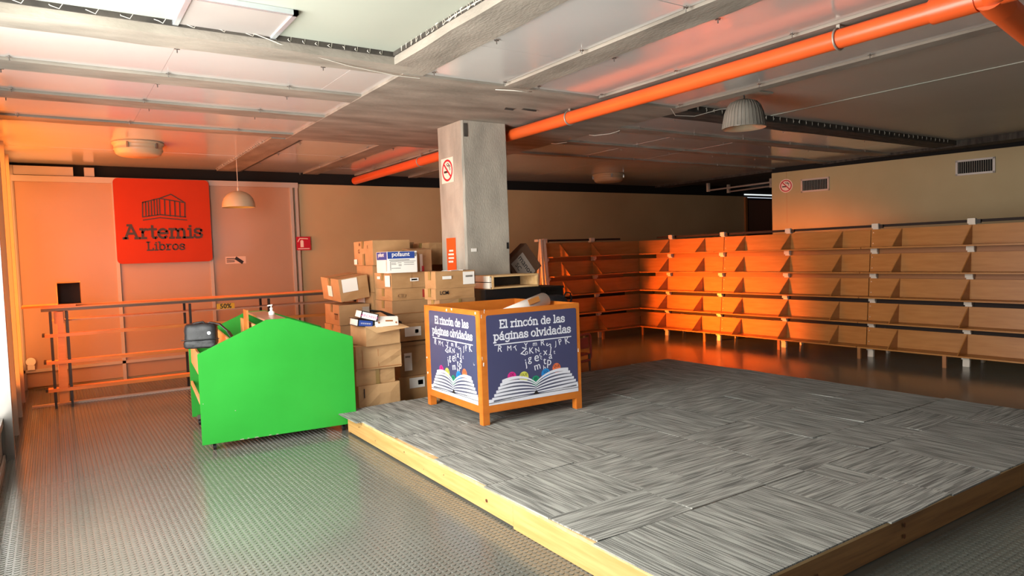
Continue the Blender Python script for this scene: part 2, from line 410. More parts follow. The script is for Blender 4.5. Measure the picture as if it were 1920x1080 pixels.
# solid head around the pillar
jbox(2.36, 5.58, 4.96, 8.18, ZC, 3.36, 'pillar_head_slab', M['concrete_x'], 0.4, 0.008)
# main beams
jbox(-0.45, 2.36, 4.76, 5.04, ZC, 3.36, 'concrete_beam', M['concrete_x'])
jbox(2.20, 2.53, -3.2, 4.96, ZC, 3.36, 'concrete_beam', M['concrete_y'])
jbox(2.20, 2.53, 8.18, 11.45, ZC, 3.36, 'concrete_beam', M['concrete_y'])
jbox(5.58, 11.7, 5.02, 5.34, ZC, 3.36, 'concrete_beam', M['darkbeam'])
jbox(11.62, 12.05, -3.2, 11.45, ZC-0.02, 3.36, 'concrete_beam', M['darkbeam'])
jbox(2.53, 2.56, 8.18, 11.45, ZC+0.0, 3.36, 'concrete_joist', M['darkbeam'])
# joists
for y0, y1 in ((5.82, 6.08), (6.81, 7.06), (7.88, 8.10)): jbox(-0.45, 2.36, y0, y1, ZC, 3.36, 'concrete_joist', M['concrete_x'])
for x0, x1 in ((3.30, 3.55), (4.36, 4.62), (5.40, 5.55)):
    jbox(x0, x1, -3.2, 4.96, ZC, 3.36, 'concrete_joist', M['concrete_y'])
for x0, x1 in ((3.53, 3.78), (4.42, 4.66), (5.42, 5.58)):
    jbox(x0, x1, 8.18, 11.45, ZC, 3.36, 'concrete_joist', M['concrete_y'])
for y0, y1 in ((6.02, 6.26), (7.06, 7.24), (8.08, 8.20)): jbox(5.58, 11.62, y0, y1, ZC, 3.36, 'concrete_joist', M['concrete_x'])
# sheets between joists
screws = MB()
def bay(x0, x1, y0, y1, z, m, name='ceiling_panel', sheet=1.22, along='x', scr=True):
    a0, a1 = (x0, x1) if along == 'x' else (y0, y1); a = a0
    while a < a1-0.02:
        b = min(a+sheet, a1); g = 0.0008; dz = random.uniform(-0.0015, 0.0015)
        gp = 0.014
        if along == 'x': B(a+g, b-g, y0+gp, y1-gp, z+dz, z+0.006+dz).build(name, m, ceil)
        else: B(x0+gp, x1-gp, a+g, b-g, z+dz, z+0.006+dz).build(name, m, ceil)
        a = b
    if scr:
        a = a0+0.25
        while a < a1:
            for side in (0, 1):
                if along == 'x': x, y = a+random.uniform(-.05, .05), (y0+0.05 if side == 0 else y1-0.05)
                else: x, y = (x0+0.05 if side == 0 else x1-0.05), a+random.uniform(-.05, .05)
                screws.tube([(x, y, z+0.003), (x, y, z-0.035)], 0.004, 5)
                screws.box(x-0.018, x+0.018, y-0.004, y+0.004, z-0.012, z-0.007)
                screws.box(x-0.004, x+0.004, y-0.018, y+0.018, z-0.012, z-0.007)
            a += 0.98
P = M['panel']
for y0, y1 in ((5.04, 5.82), (6.08, 6.81), (7.06, 7.88)): bay(-0.45, 2.36, y0, y1, ZC+0.02, P)
bay(-0.45, 2.20, 8.10, 11.4, ZC+0.015, P, along='y', sheet=1.7, scr=False)
for x0, x1 in ((2.53, 3.30), (3.55, 4.36), (4.62, 5.40)): bay(x0, x1, -3.2, 4.96, ZC+0.02, P, along='y')
for x0, x1 in ((2.56, 3.53), (3.78, 4.42), (4.66, 5.42)): bay(x0, x1, 8.18, 11.4, ZC+0.02, P, along='y')
for y0, y1 in ((5.34, 6.02), (6.26, 7.06), (7.24, 8.08)): bay(5.58, 11.62, y0, y1, ZC+0.02, P)
bay(5.58, 11.62, 8.20, 11.4, ZC+0.015, P, sheet=2.0, scr=False)
bay(5.55, 11.62, -3.2, 5.02, 3.10, M['panel_se'], along='y', sheet=2.4, scr=False)
bay(-0.45, 2.20, -3.2, 4.76, 3.12, M['panel_white'], along='x', sheet=2.7, scr=False)
bay(12.05, 17.0, -3.2, 11.4, 3.10, M['darkbeam'], along='y', sheet=4, scr=False)
struct(screws.build('panel_screws', M['steel'], ceil), 'stuff')
B(7.02, 7.045, -3.2, 5.0, 3.094, 3.1).build('panel_seam', M['panel_white'], ceil)
# wire ties along the beams
wt = MB()
def ties(x0, y0, x1, y1, n, off, z=3.10, drop=0.05):
    for i in range(n):
        t = (i+0.5)/n; x = x0+(x1-x0)*t; y = y0+(y1-y0)*t
        wt.tube([(x, y, z+0.01), (x+off[0]*0.3, y+off[1]*0.3, z-drop), (x+off[0]*0.8+random.uniform(-.02, .02), y+off[1]*0.8, z-drop*0.6), (x+off[0], y+off[1], z-0.01)], 0.0026, 5)
ties(-0.3, 4.75, 1.3, 4.75, 9, (-0.07, -0.01), 3.115, 0.025)
ties(1.3, 4.75, 2.15, 4.75, 9, (-0.02, -0.01), 3.115, 0.03)
B(-0.4, 2.2, 4.748, 4.758, 3.085, 3.12).build('gap_shadow_strip', M['darkbeam'], ceil)  # dark strip laid in for the shadowed gap at the panel edge
ties(2.19, 4.65, 2.19, 2.6, 26, (-0.03, -0.07), 3.115, 0.03)
B(2.188, 2.198, -3.1, 4.75, 3.09, 3.12).build('gap_shadow_strip', M['darkbeam'], ceil)  # matching dark strip, gap shade along the other beam
ties(2.20, 8.4, 2.20, 11.2, 34, (-0.05, -0.03), 3.05, 0.03)
ties(5.75, 5.02, 11.4, 5.02, 44, (-0.05, -0.03), 3.09, 0.04)
for pts in ([(1.15, 4.72, 3.11), (1.5, 4.78, 3.04), (1.9, 4.9, 3.02), (2.3, 4.98, 3.015), (2.52, 4.99, 3.02)],
            [(5.35, 4.98, 3.03), (5.5, 5.06, 2.985), (5.75, 5.02, 2.99), (6.0, 4.9, 3.06), (6.3, 4.75, 3.09)],
            [(5.55, 6.5, 3.02), (5.5, 6.35, 2.985), (5.62, 6.2, 2.99), (5.7, 6.12, 3.02)],
            [(5.5, 7.2, 3.02), (5.45, 7.05, 2.99), (5.6, 7.0, 3.01)],
            [(3.27, 5.05, 3.02), (3.36, 4.9, 2.99), (3.5, 4.9, 2.99), (3.6, 4.97, 3.02)],
            [(2.25, 4.7, 3.11), (2.18, 3.8, 3.10), (2.22, 2.6, 3.105)]):
    wt.tube(pts, 0.004, 5)
struct(wt.build('wire_ties', M['wire'], ceil), 'stuff', 'white wire ties hanging along the beam edges')
# chipped spots on the head slab
cz = MB()
for (x, y, lx, ly) in ((3.95, 5.62, .17, .035), (3.78, 5.66, .1, .03), (4.55, 5.72, .18, .006)):
    cz.box(x, x+lx, y, y+ly, ZC-0.0105, ZC-0.004, None, 0.006)
cz.build('broken_patch', M['darkbeam'], ceil)

# ---- walls
wb = struct(B(-0.45, 14.72, 11.30, 11.42, 0, 2.86).build('wall_back', M['wall']))
B(-0.45, 17.0, 11.36, 11.48, 2.86, 3.36).build('dark_gap_strip', M['void'], wb)
for x0, x1 in ((-0.43, 0.33), (0.46, 0.58)):
    B(x0, x1, 11.26, 11.36, 2.88, 3.0).build('top_block', M['alu'], wb)
# panelled part behind the counter
xs = [-0.38, 0.80, 2.04, 3.29]
for i in range(3):
    B(xs[i]+0.02, xs[i+1]-0.02, 11.265, 11.285, 0.27, 2.80).build('laminate_panel', M['lam'], wb)
    B(xs[i]+0.02, xs[i+1]-0.02, 11.268, 11.288, 0.03, 0.23).build('laminate_panel', M['lam'], wb)
for x in (-0.38, 0.80, 2.04, 3.29, 3.37):
    B(x-0.022, x+0.022, 11.235, 11.30, 0.0, 2.86).build('frame_post', M['alu'], wb)
    B(x+0.022, x+0.028, 11.25, 11.30, 0.0, 2.80).build('frame_gasket', M['dark'], wb)
B(-0.4, 3.40, 11.23, 11.30, 2.79, 2.87).build('frame_rail', M['alu'], wb)
B(-0.4, 3.27, 11.235, 11.30, 0.23, 0.27).build('frame_rail', M['alu'], wb)
struct(B(3.4, 14.7, 11.28, 11.30, 0, 0.1).build('baseboard_back', M['curtain']))
# far corner: brown door, daylit clerestory strip
d1 = struct(B(14.80, 17.0, 11.32, 11.40, 0, 2.78).build('door_1', M['backboard']))
B(14.72, 14.80, 11.26, 11.40, 0, 2.84).build('door_frame', M['brown_leg'], d1)
wn = struct(B(14.80, 17.0, 11.34, 11.36, 2.90, 2.93).build('window_1', M['daylit']))
B(14.80, 17.0, 11.33, 11.36, 2.78, 2.83).build('window_rail', M['dark'], wn)
# partition on the right: turned a little
PA, PB = Vector((11.37, 8.10, 0)), Vector((13.58, -2.9, 0))
ang = math.atan2(PB.y-PA.y, PB.x-PA.x)
wr = bpy.data.objects.new('wall_right', None)
me = MB().box(0, (PB-PA).length, 0, 0.14, 0, 2.95)
wr = struct(me.build('wall_right', M['wallR'])); wr.location = PA; wr.rotation_euler = (0, 0, ang)
B(-0.02, (PB-PA).length, 0.07, 0.16, 2.95, 3.36).build('dark_gap_strip', M['void'], wr)
B(0.0, (PB-PA).length, -0.012, 0.0, 0, 0.08).build('skirting', M['curtain'], wr)
B(0.28, 0.284, -0.002, 0.0, 2.0, 2.95).build('panel_joint', M['brown_leg'], wr)
struct(B(17.0, 17.14, -3.3, 11.5, 0, 3.36).build('wall_east', M['curtain']))
# ---- west glazing wall
wl = struct(B(-0.50, -0.40, -3.2, 11.3, 3.0, 3.36).build('wall_left', M['frame_white']))
ys = [-3.2, -1.9, -0.6, 0.7, 2.0, 3.3, 4.6, 5.9, 7.25, 8.25, 9.25, 10.25, 11.28]
for i, y in enumerate(ys):
    B(-0.46, -0.345 if y > 7.5 else -0.40, y-0.035, y+0.035, 0, 3.0).build('window_mullion', M['frame_white'] if y > 7.5 else M['steel'], wl)
for i in range(len(ys)-1):
    y0, y1 = ys[i]+0.035, ys[i+1]-0.035
    f = struct(B(-0.455, -0.405, y0, y1, 0.30, 0.36).build('window_%d' % (i+2), M['frame_white']))
    B(-0.455, -0.405, y0, y1, 2.94, 3.0).build('window_rail', M['frame_white'], f)
    B(-0.445, -0.425, y0, y1, 0.0, 0.30).build('lower_panel', M['frame_white'], f)
    B(-0.436, -0.430, y0, y1, 0.36, 2.94).build('pane', M['tint'] if 7.2 < y0 < 10.2 else (M['tint_pale'] if y0 > 10.2 else M['clear']), f)
    B(-0.42, -0.405, y0, y1, 0.0, 0.05).build('window_rail', M['frame_white'], f)
B(-0.40, -0.34, 7.18, 7.30, 0, 3.0).build('window_post', M['steel'], wl)
# ---- south wall with two unseen windows for the added fill light
ws = struct(MB().box(-0.5, 0.2, -3.34, -3.2, 0, 3.36).box(6.8, 17.1, -3.34, -3.2, 0, 3.36).box(0.2, 6.8, -3.34, -3.2, 2.9, 3.36).box(0.2, 6.8, -3.34, -3.2, 0, 0.9).build('wall_front', M['wall']))
for i, (a, b) in enumerate(((0.2, 3.5), (3.5, 6.8))):
    f = struct(MB().box(a, a+0.06, -3.30, -3.22, 0.9, 2.9).box(b-0.06, b, -3.30, -3.22, 0.9, 2.9).box(a, b, -3.30, -3.22, 0.9, 0.96).box(a, b, -3.30, -3.22, 2.84, 2.9).build('window_%d' % (20+i), M['frame_white']))
    B(a+0.06, b-0.06, -3.265, -3.26, 0.96, 2.84).build('pane', M['clear'], f)
struct(B(-14, -0.6, -14, 22, -0.2, -0.1).build('ground_outside', M['ground']), label='pavement outside the shopfront')

# ================================================================== THINGS
# ---- pillar
pl = thing('concrete_pillar', 'square grey concrete pillar with stickers rising to the ceiling', 'pillar', (3.965, 6.645, 0), world=True)
mb = MB()
n = 14; rings = []
for i in range(n+1):
    z = ZC*i/n; j = 0.004 if 0 < i < n else 0
    c = 0.018
    pts = [(3.68+c, 6.37), (4.25-c, 6.37), (4.25, 6.37+c), (4.25, 6.92-c), (4.25-c, 6.92), (3.68+c, 6.92), (3.68, 6.92-c), (3.68, 6.37+c)]
    rings.append([(x+random.uniform(-j, j), y+random.uniform(-j, j), z) for x, y in pts])
mb.add([v for r in rings for v in r], [(8*i+k, 8*i+(k+1) % 8, 8*i+8+(k+1) % 8, 8*i+8+k) for i in range(n) for k in range(8)]+[tuple(range(8))[::-1], tuple(range(8*n, 8*n+8))])
mb.build('shaft', M['pillar'], pl)
B(3.705, 3.75, 6.362, 6.372, 2.86, 3.0).build('broken_hole', M['darkbeam'], pl)
B(3.745, 3.81, 6.363, 6.370, 1.64, 1.675).build('small_label', M['label'], pl)
B(4.20, 4.222, 6.362, 6.370, 1.66, 1.73).build('switch_hole', M['dark'], pl)

def ring2d(mb, cx, cy, r0, r1, z0, z1, mtx, n=28):
    for i in range(n):
        a, b = 2*PI*i/n, 2*PI*(i+1)/n
        poly2d(mb, [(cx+r0*math.cos(a), cy+r0*math.sin(a)), (cx+r1*math.cos(a), cy+r1*math.sin(a)), (cx+r1*math.cos(b), cy+r1*math.sin(b)), (cx+r0*math.cos(b), cy+r0*math.sin(b))], z0, z1, mtx)
def no_smoking(name, label, mtx, w, h, disc=False):
    mb = MB()
    if disc: poly2d(mb, [(w/2*math.cos(2*PI*i/28), w/2*math.sin(2*PI*i/28)) for i in range(28)], -0.001, 0.0015, mtx)
    else: poly2d(mb, [(-w/2, -h/2), (w/2, -h/2), (w/2, h/2), (-w/2, h/2)], -0.001, 0.0015, mtx)
    root = thing(name, label, 'sign', mtx.translation, world=True)
    mb.build('backing', M['signpink'], root)
    R_ = min(w, h)*0.44; m2 = MB(); ring2d(m2, 0, 0, R_*0.82, R_, 0.0012, 0.003, mtx)
    m2.build('red_ring', M['red'], root)
    strokes([[(-R_*0.62, R_*0.62), (R_*0.62, -R_*0.62)]], R_*0.17, 0.0035, mtx).build('red_slash', M['red'], root)
    m3 = strokes([[(-R_*0.58, -R_*0.12), (R_*0.05, -R_*0.12)]], R_*0.2, 0.0022, mtx)
    strokes([[(-R_*0.1, R_*0.6), (0, R_*0.42), (R_*0.25, R_*0.4), (R_*0.45, R_*0.2), (R_*0.5, 0)], [(R_*0.1, R_*0.65), (R_*0.3, R_*0.5), (R_*0.6, R_*0.3)]], R_*0.09, 0.0022, mtx, m3)
    m3.build('cigarette', M['ink'], root)
no_smoking('no_smoking_sign', 'square white no smoking sign on the lit side of the pillar', frame_mtx((3.675, 6.70, 2.54), (0, -1, 0), (0, 0, 1)), 0.27, 0.27)
sg = thing('notice', 'tall orange notice low on the pillar above the carton pile', 'notice', (3.676, 6.68, 1.64), world=True)
B(3.671, 3.677, 6.58, 6.78, 1.44, 1.80).build('backing', M['sticker_o'], sg)
MB().box(3.668, 3.671, 6.62, 6.74, 1.57, 1.59).box(3.668, 3.671, 6.62, 6.74, 1.61, 1.63).box(3.668, 3.671, 6.63, 6.72, 1.65, 1.67).box(3.668, 3.671, 6.64, 6.74, 1.53, 1.55).build('text_lines', M['signpink'], sg)

# ---- logo board
lg = thing('shop_sign', 'large orange-red board with grey temple emblem hung on the panelled wall', 'sign', (1.415, 11.2, 1.65), world=True)
def rrect(w, h, r, n=6):
    pts = []
    for cx, cy, a in ((w/2-r, h/2-r, 0), (-w/2+r, h/2-r, 90), (-w/2+r, -h/2+r, 180), (w/2-r, -h/2+r, 270)):
        pts += [(cx+r*math.cos(math.radians(a+90*i/n)), cy+r*math.sin(math.radians(a+90*i/n))) for i in range(n+1)]
    return pts
W_, H_ = 1.25, 1.21
fm = frame_mtx((1.415, 11.165, 2.255), (1, 0, 0), (0, 0, 1))
mb = MB(); pts = rrect(W_, H_, 0.06); nn = len(pts)
mb.add([fm @ Vector((p[0], p[1], 0)) for p in pts]+[fm @ Vector((p[0], p[1], -0.05)) for p in pts], [tuple(range(nn)), tuple(range(nn, 2*nn))[::-1]]+[(i, (i+1) % nn, nn+(i+1) % nn, nn+i) for i in range(nn)])
mb.build('board', M['signo'], lg)
for x in (0.95, 1.88): B(x-0.02, x+0.02, 11.21, 11.24, 1.75, 2.75).build('wall_batten', M['alu'], lg)
def sp(px_, py_):   # temple coordinates measured on a 1100 x 910 board
    return ((px_-60-((py_-70)*0.055)-520)/1030*W_, -((py_-525-(px_-600)*0.0)/900)*H_)
T = []
T.append([sp(372, 328), sp(550, 282), sp(675, 236), sp(828, 325)])
T.append([sp(372, 328), sp(372, 480)])
T.append([sp(550, 282), sp(828, 325), sp(828, 480)])
for k in range(1, 6): T.append([sp(372+30*k, 328-8*k), sp(378+30*k, 482-5*k)])
for k in range(1, 5): T.append([sp(550+55*k, 290+8*k), sp(556+55*k, 462+5*k)])
T.append([sp(550, 286), sp(556, 460)])
T.append([sp(372, 482), sp(556, 458), sp(838, 482)])
strokes(T, 0.016, 0.004, fm).build('temple_emblem', M['signink'], lg)
strokes([[sp(378, 516), sp(556, 490), sp(848, 516)]], 0.014, 0.004, fm).build('temple_step', M['signink'], lg)
fm2 = frame_mtx((1.40, 11.165, 2.01), (1, 0, 0), (0, 0, 1))
slab_text('Artemis', 0.262, 0.125, 0.004, fm2, track=0.03).build('lettering', M['signink'], lg)
fm3 = frame_mtx((1.415, 11.165, 1.835), (1, 0, 0), (0, 0, 1))
slab_text('Libros', 0.165, 0.115, 0.004, fm3, track=0.03).build('lettering', M['signink'], lg)

# ---- small signs on the walls
fs = thing('fire_extinguisher_sign', 'small red square extinguisher sign on the cream wall edge', 'sign', (3.40, 11.27, 1.89), world=True)
fmx = frame_mtx((3.445, 11.232, 1.89), (1, 0, 0), (0, 0, 1))
mb = MB(); poly2d(mb, [(-.115, -.11), (.115, -.11), (.115, .11), (-.115, .11)], -0.008, 0, fmx); mb.build('plate', M['red'], fs)
mb = MB(); poly2d(mb, [(-.05, -.06), (.0, -.06), (.0, .04), (-.015, .055), (-.035, .055), (-.05, .04)], 0, .002, fmx)
strokes([[(-.09, .03), (-.06, .08), (-.02, .08), (.07, .075)], [(-.09, -.085), (.09, -.085)]], .014, .002, fmx, mb); mb.build('pictogram', M['signpink'], fs)
st = thing('wall_sticker', 'small pale sticker with dark pill shape low on laminate wall', 'sticker', (2.39, 11.26, 1.65), world=True)
fmx = frame_mtx((2.40, 11.262, 1.65), (1, 0, 0), (0, 0, 1))
mb = MB(); poly2d(mb, [(-.16, -.05), (.14, -.05), (.14, .06), (-.16, .06)], -0.001, 0.001, fmx); mb.build('backing', mat('pale_sticker', '#d9b8a4', 0.5), st)
strokes([[(-.14, .03), (-.03, .03)], [(-.14, .005), (-.03, .005)], [(-.14, -.02), (-.03, -.02)]], .012, .002, fmx).build('text_lines', M['ink'], st)
strokes([[(.0, .03), (.08, -.03)]], .05, .002, fmx).build('pictogram', M['ink'], st)

# right-wall vents and sign, in the partition's frame
def on_wall(u, z): # u metres along the partition
    d = (PB-PA).normalized(); return PA+d*u+Vector((0, 0, z))
wd = (PB-PA).normalized(); wn_ = Vector((wd.y, -wd.x, 0))
if wn_.x > 0: wn_ = -wn_
def vent(u, z, w_, h_, label):
    root = thing('air_vent', label, 'vent', on_wall(u, z), ang, 'air vents on the cream partition')
    y = -0.02
    mb = MB()
    for a in ((-w_/2, w_/2, h_/2-0.03, h_/2), (-w_/2, w_/2, -h_/2, -h_/2+0.03), (-w_/2, -w_/2+0.03, -h_/2, h_/2), (w_/2-0.03, w_/2, -h_/2, h_/2)):
        mb.box(a[0], a[1], y, 0.0, a[2], a[3])
    mb.build('frame', M['alu'], root)
    B(-w_/2+0.02, w_/2-0.02, -0.004, 0.0, -h_/2+0.02, h_/2-0.02).build('dark_backing', M['void'], root)
    n_ = 16
    for i in range(n_):
        x = -w_/2+0.04+(w_-0.08)*i/(n_-1)
        MB().box(-0.003, 0.003, -0.014, -0.002, -h_/2+0.03, h_/2-0.03).tf(Matrix.Translation((x, 0, 0)) @ Matrix.Rotation(0.5, 4, 'Z')).build('louvre', M['clamp'], root)
vent(0.80, 2.66, 0.50, 0.24, 'louvred air vent next to the no smoking disc on partition')
vent(3.24, 2.71, 0.52, 0.24, 'louvred air vent at the right end, far from the disc')
dsc = on_wall(0.27, 2.69)-wd*0.0
no_smoking('no_smoking_sign', 'round no smoking sign at the left end of cream partition', frame_mtx(dsc+wn_*0.003, wd, (0, 0, 1)), 0.25, 0.25, True)

# ---- pipe
pp = thing('drain_pipe', 'long orange plastic pipe running under the ceiling past the pillar', 'pipe', (4.38, 6, 2.93), world=True)
MB().tube([(4.38, 11.25, 2.935), (4.38, 1.85, 2.935)], 0.062, 24).build('pipe_run', M['pipe'], pp)
MB().tube([(4.38, 2.02, 2.935), (4.38, 1.78, 2.935)], 0.075, 24).build('socket', M['pipe'], pp)
MB().tube([(4.38, 1.80, 2.935), (4.38, 1.25, 2.935)], 0.068, 24).build('branch_fitting', M['pipe'], pp)
MB().tube([(4.38, 1.72, 2.93), (4.20, 1.50, 2.96), (4.05, 1.32, 3.0)], [0.066, 0.068, 0.072], 20).build('branch_fitting', M['pipe'], pp)
MB().tube([(4.38, 1.30, 2.935), (4.38, -1.5, 2.935)], 0.062, 24).build('pipe_run', M['pipe'], pp)
MB().tube([(4.36, 1.72, 2.93), (4.56, 1.74, 2.91)], [0.082, 0.085], 20).build('socket', M['pipe'], pp)
MB().tube([(4.42, 1.73, 2.92), (5.6, 1.86, 2.85), (7.5, 2.07, 2.75)], 0.076, 24).build('side_branch', M['pipe'], pp)
for y in (2.60, 5.42, 8.75):
    c = MB(); c.tube([(4.38+0.068*math.cos(t), y, 2.935+0.068*math.sin(t)) for t in [2*PI*i/24 for i in range(25)]], 0.008, 6, False)
    c.tf(Matrix.Identity(4)); c.box(4.374, 4.386, y-0.012, y+0.012, 3.0, 3.045)
    c.build('clamp', M['clamp'], pp)

# ---- ceiling fixtures
fx = thing('ceiling_light', 'square aluminium framed light recessed in the white ceiling board', 'ceiling light', (1.02, 4.52, 3.12), world=True)
x0, x1, y0, y1, z = 0.71, 1.335, 4.22, 4.79, 3.10
mb = MB().box(x0, x0+.035, y0, y1, z-.012, z+.02).box(x1-.035, x1, y0, y1, z-.012, z+.02).box(x0, x1, y0, y0+.035, z-.012, z+.02).box(x0, x1, y1-.02, y1, z-.012, z+.02)
mb.build('frame', M['alub'], fx, 0.003)
B(x0+.02, x1-.02, y0+.02, y1-.02, z, z+.01).build('diffuser', M['diffuser'], fx)
def drum(loc, r, label, m1):
    root = thing('ceiling_light', label, 'ceiling light', loc)
    MB().lathe([(0.001, 0), (r*0.98, 0), (r, -0.015), (r*0.97, -0.03), (r*0.93, -0.035), (r*0.92, -0.075), (r*0.95, -0.08), (r*0.93, -0.095)], n=40).build('ring', m1, root)
    MB().lathe([(r*0.92, -0.09), (r*0.86, -0.13), (r*0.75, -0.15), (0.001, -0.155)], n=40).build('diffuser', M['lampw'], root)
    for a in (0.3, 2.4, 4.2, 5.4):
        MB().box(r*0.93, r*0.99, -0.012, 0.012, -0.085, -0.02).tf(Matrix.Rotation(a, 4, 'Z')).build('clip', M['steel'], root)
drum((0.93, 9.15, ZC+0.014), 0.275, 'cream drum light in the orange-lit ceiling corner', M['lampw'])
drum((8.85, 9.85, ZC+0.014), 0.30, 'dim round metal light far back beyond the pillar', M['lampw'])
dm = thing('dome_lamp', 'ribbed acrylic dome lamp hanging by a short hook near orange pipe', 'lamp', (5.70, 4.36, 3.10))
MB().lathe([(0.02, -0.075), (0.07, -0.08), (0.12, -0.10), (0.155, -0.14), (0.18, -0.20), (0.195, -0.28), (0.205, -0.345), (0.208, -0.35), (0.20, -0.35), (0.19, -0.28), (0.172, -0.2), (0.15, -0.145), (0.115, -0.11), (0.06, -0.09)], n=48).build('shade', M['prism'], dm)
MB().lathe([(0.203, -0.352), (0.12, -0.335), (0.06, -0.30), (0.001, -0.295)], n=36).build('inner_reflector', M['lampw'], dm)
rb = MB()
for k in range(36):
    a = 2*PI*k/36; rb.tube([(rr*math.cos(a), rr*math.sin(a), zz) for rr, zz in ((0.122, -0.10), (0.157, -0.14), (0.182, -0.2), (0.197, -0.28), (0.207, -0.345))], 0.0025, 4)
rb.build('ribs', M['prism'], dm)['kind'] = 'stuff'
MB().tube([(0, 0, 0), (0, 0, -0.03), (0.012, 0, -0.05), (0, 0, -0.08)], 0.007, 8).lathe([(0.03, 0), (0.03, -0.012), (0.001, -0.014)], n=16).build('hook', M['dark'], dm)
B(-0.42, 0.30, -0.12, 0.16, -0.012, -0.002).build('mounting_board', M['panel_white'], dm)
pd = thing('pendant_lamp', 'cream half-dome pendant lamp hanging right of the orange sign', 'lamp', (2.20, 10.0, ZC+0.015))
MB().lathe([(0.012, -0.45), (0.05, -0.452), (0.10, -0.468), (0.15, -0.50), (0.19, -0.55), (0.21, -0.61), (0.217, -0.665), (0.217, -0.675), (0.211, -0.675), (0.205, -0.61), (0.185, -0.555), (0.145, -0.508), (0.09, -0.474), (0.01, -0.458)], n=40).build('shade', M['lampw'], pd)
MB().lathe([(0.208, -0.668), (0.16, -0.64), (0.001, -0.63)], n=32).build('inner_face', M['lampin'], pd)
MB().lathe([(0.001, -0.40), (0.012, -0.40), (0.014, -0.45)], n=12).build('holder', M['white_post'], pd)
MB().tube([(0, 0, 0), (0, 0, -0.41)], 0.004, 6).build('cord', M['wire'], pd)
for k, (p, q, l) in enumerate((((12.9, 10.9, 2.93), (12.75, 9.0, 2.93), 'thin tube light beyond the partition, the nearer one'), ((13.75, 11.0, 2.93), (13.6, 9.7, 2.93), 'thin tube light beyond the partition, the farther one'))):
    t = thing('tube_light', l, 'tube light', p, world=True, group='tube lights beyond the partition')
    MB().tube([p, q], 0.02, 10).build('tube', M['alu'], t)
    for e in (p, q): B(e[0]-.03, e[0]+.03, e[1]-.03, e[1]+.03, e[2]-.03, 3.1).build('end_cap', M['white_post'], t)

# ---- platform with carpet tiles
def quadpt(u, v):  # u along x 0..1, v along y 0..1
    a = Vector((2.125, 1.84)); b = Vector((6.58, 1.80)); c = Vector((6.55, 6.22)); d = Vector((2.205, 6.115))
    return (a*(1-u)+b*u)*(1-v)+(d*(1-u)+c*u)*v
pf = thing('carpeted_platform', 'low pine platform covered in grey striped carpet tiles', 'platform', (4.3, 4.0, 0), world=True)
def qslab(z0, z1, ins, name, m):
    vs = []
    for z in (z0, z1):
        for (u, v) in ((0, 0), (1, 0), (1, 1), (0, 1)):
            p = quadpt(u, v); cx, cy = 4.3, 4.0; dx = ins*(1 if p.x < cx else -1); dy = ins*(1 if p.y < cy else -1)
            vs.append((p.x+dx, p.y+dy, z))
    return MB().hexa(vs).build(name, m, pf)
qslab(0.15, 0.170, 0.0, 'deck', M['paleply'])
def fascia(p, q, name, m, h0=0.004, h1=0.152, t=0.028, ts=None):
    p, q = Vector((*p, 0)), Vector((*q, 0)); d = (q-p).normalized(); nrm = Vector((-d.y, d.x, 0))*t
    return MB().hexa([p+Vector((0, 0, h0)), q+Vector((0, 0, h0)), q+nrm+Vector((0, 0, h0)), p+nrm+Vector((0, 0, h0)), p+Vector((0, 0, h1)), q+Vector((0, 0, h1)), q+nrm+Vector((0, 0, h1)), p+nrm+Vector((0, 0, h1))]).build(name, m, pf, 0.002)
A_, B_, C_, D_ = [tuple(quadpt(u, v)) for u, v in ((0, 0), (1, 0), (1, 1), (0, 1))]
mid = tuple((Vector(A_)*0.66+Vector(D_)*0.34))
fascia(D_, mid, 'fascia_board', M['pine'], t=0.028, h0=0.016)
fascia((mid[0]-0.003, mid[1]-0.002), A_, 'fascia_board', M['pine'], t=0.03)
ab = tuple(Vector(A_)*0.34+Vector(B_)*0.66)
fascia((A_[0]+0.03, A_[1]), ab, 'fascia_board', M['pine_x']); fascia((ab[0]+0.003, ab[1]+0.002), B_, 'fascia_board', M['pine_x'])
fascia(B_, C_, 'fascia_board', M['pine']); fascia(C_, D_, 'fascia_board', M['pine_x'])
kn = MB()
for (v, z, r_) in ((0.41, 0.085, 0.011), (0.70, 0.11, 0.006), (0.62, 0.06, 0.004), (0.84, 0.07, 0.005), (0.545, 0.10, 0.0045), (0.93, 0.11, 0.005)):
    p = quadpt(0, v); kn.tf(Matrix.Identity(4)); kn.add([(p.x-0.004, p.y+r_*1.1*math.cos(t), z+r_*math.sin(t)) for t in [2*PI*i/10 for i in range(10)]], [tuple(range(10))])
kn.build('knot', M['knot'], pf)
kn = MB()
for (x, z) in ((3.62, 0.12), (3.62, 0.06), (2.85, 0.07)):
    y = 1.833-(x-2.1)*0.009-0.001; kn.add([(x+0.011*math.cos(t), y-0.002, z+0.013*math.sin(t)) for t in [2*PI*i/10 for i in range(10)]], [tuple(range(10))])
kn.build('knot', M['knot'], pf)
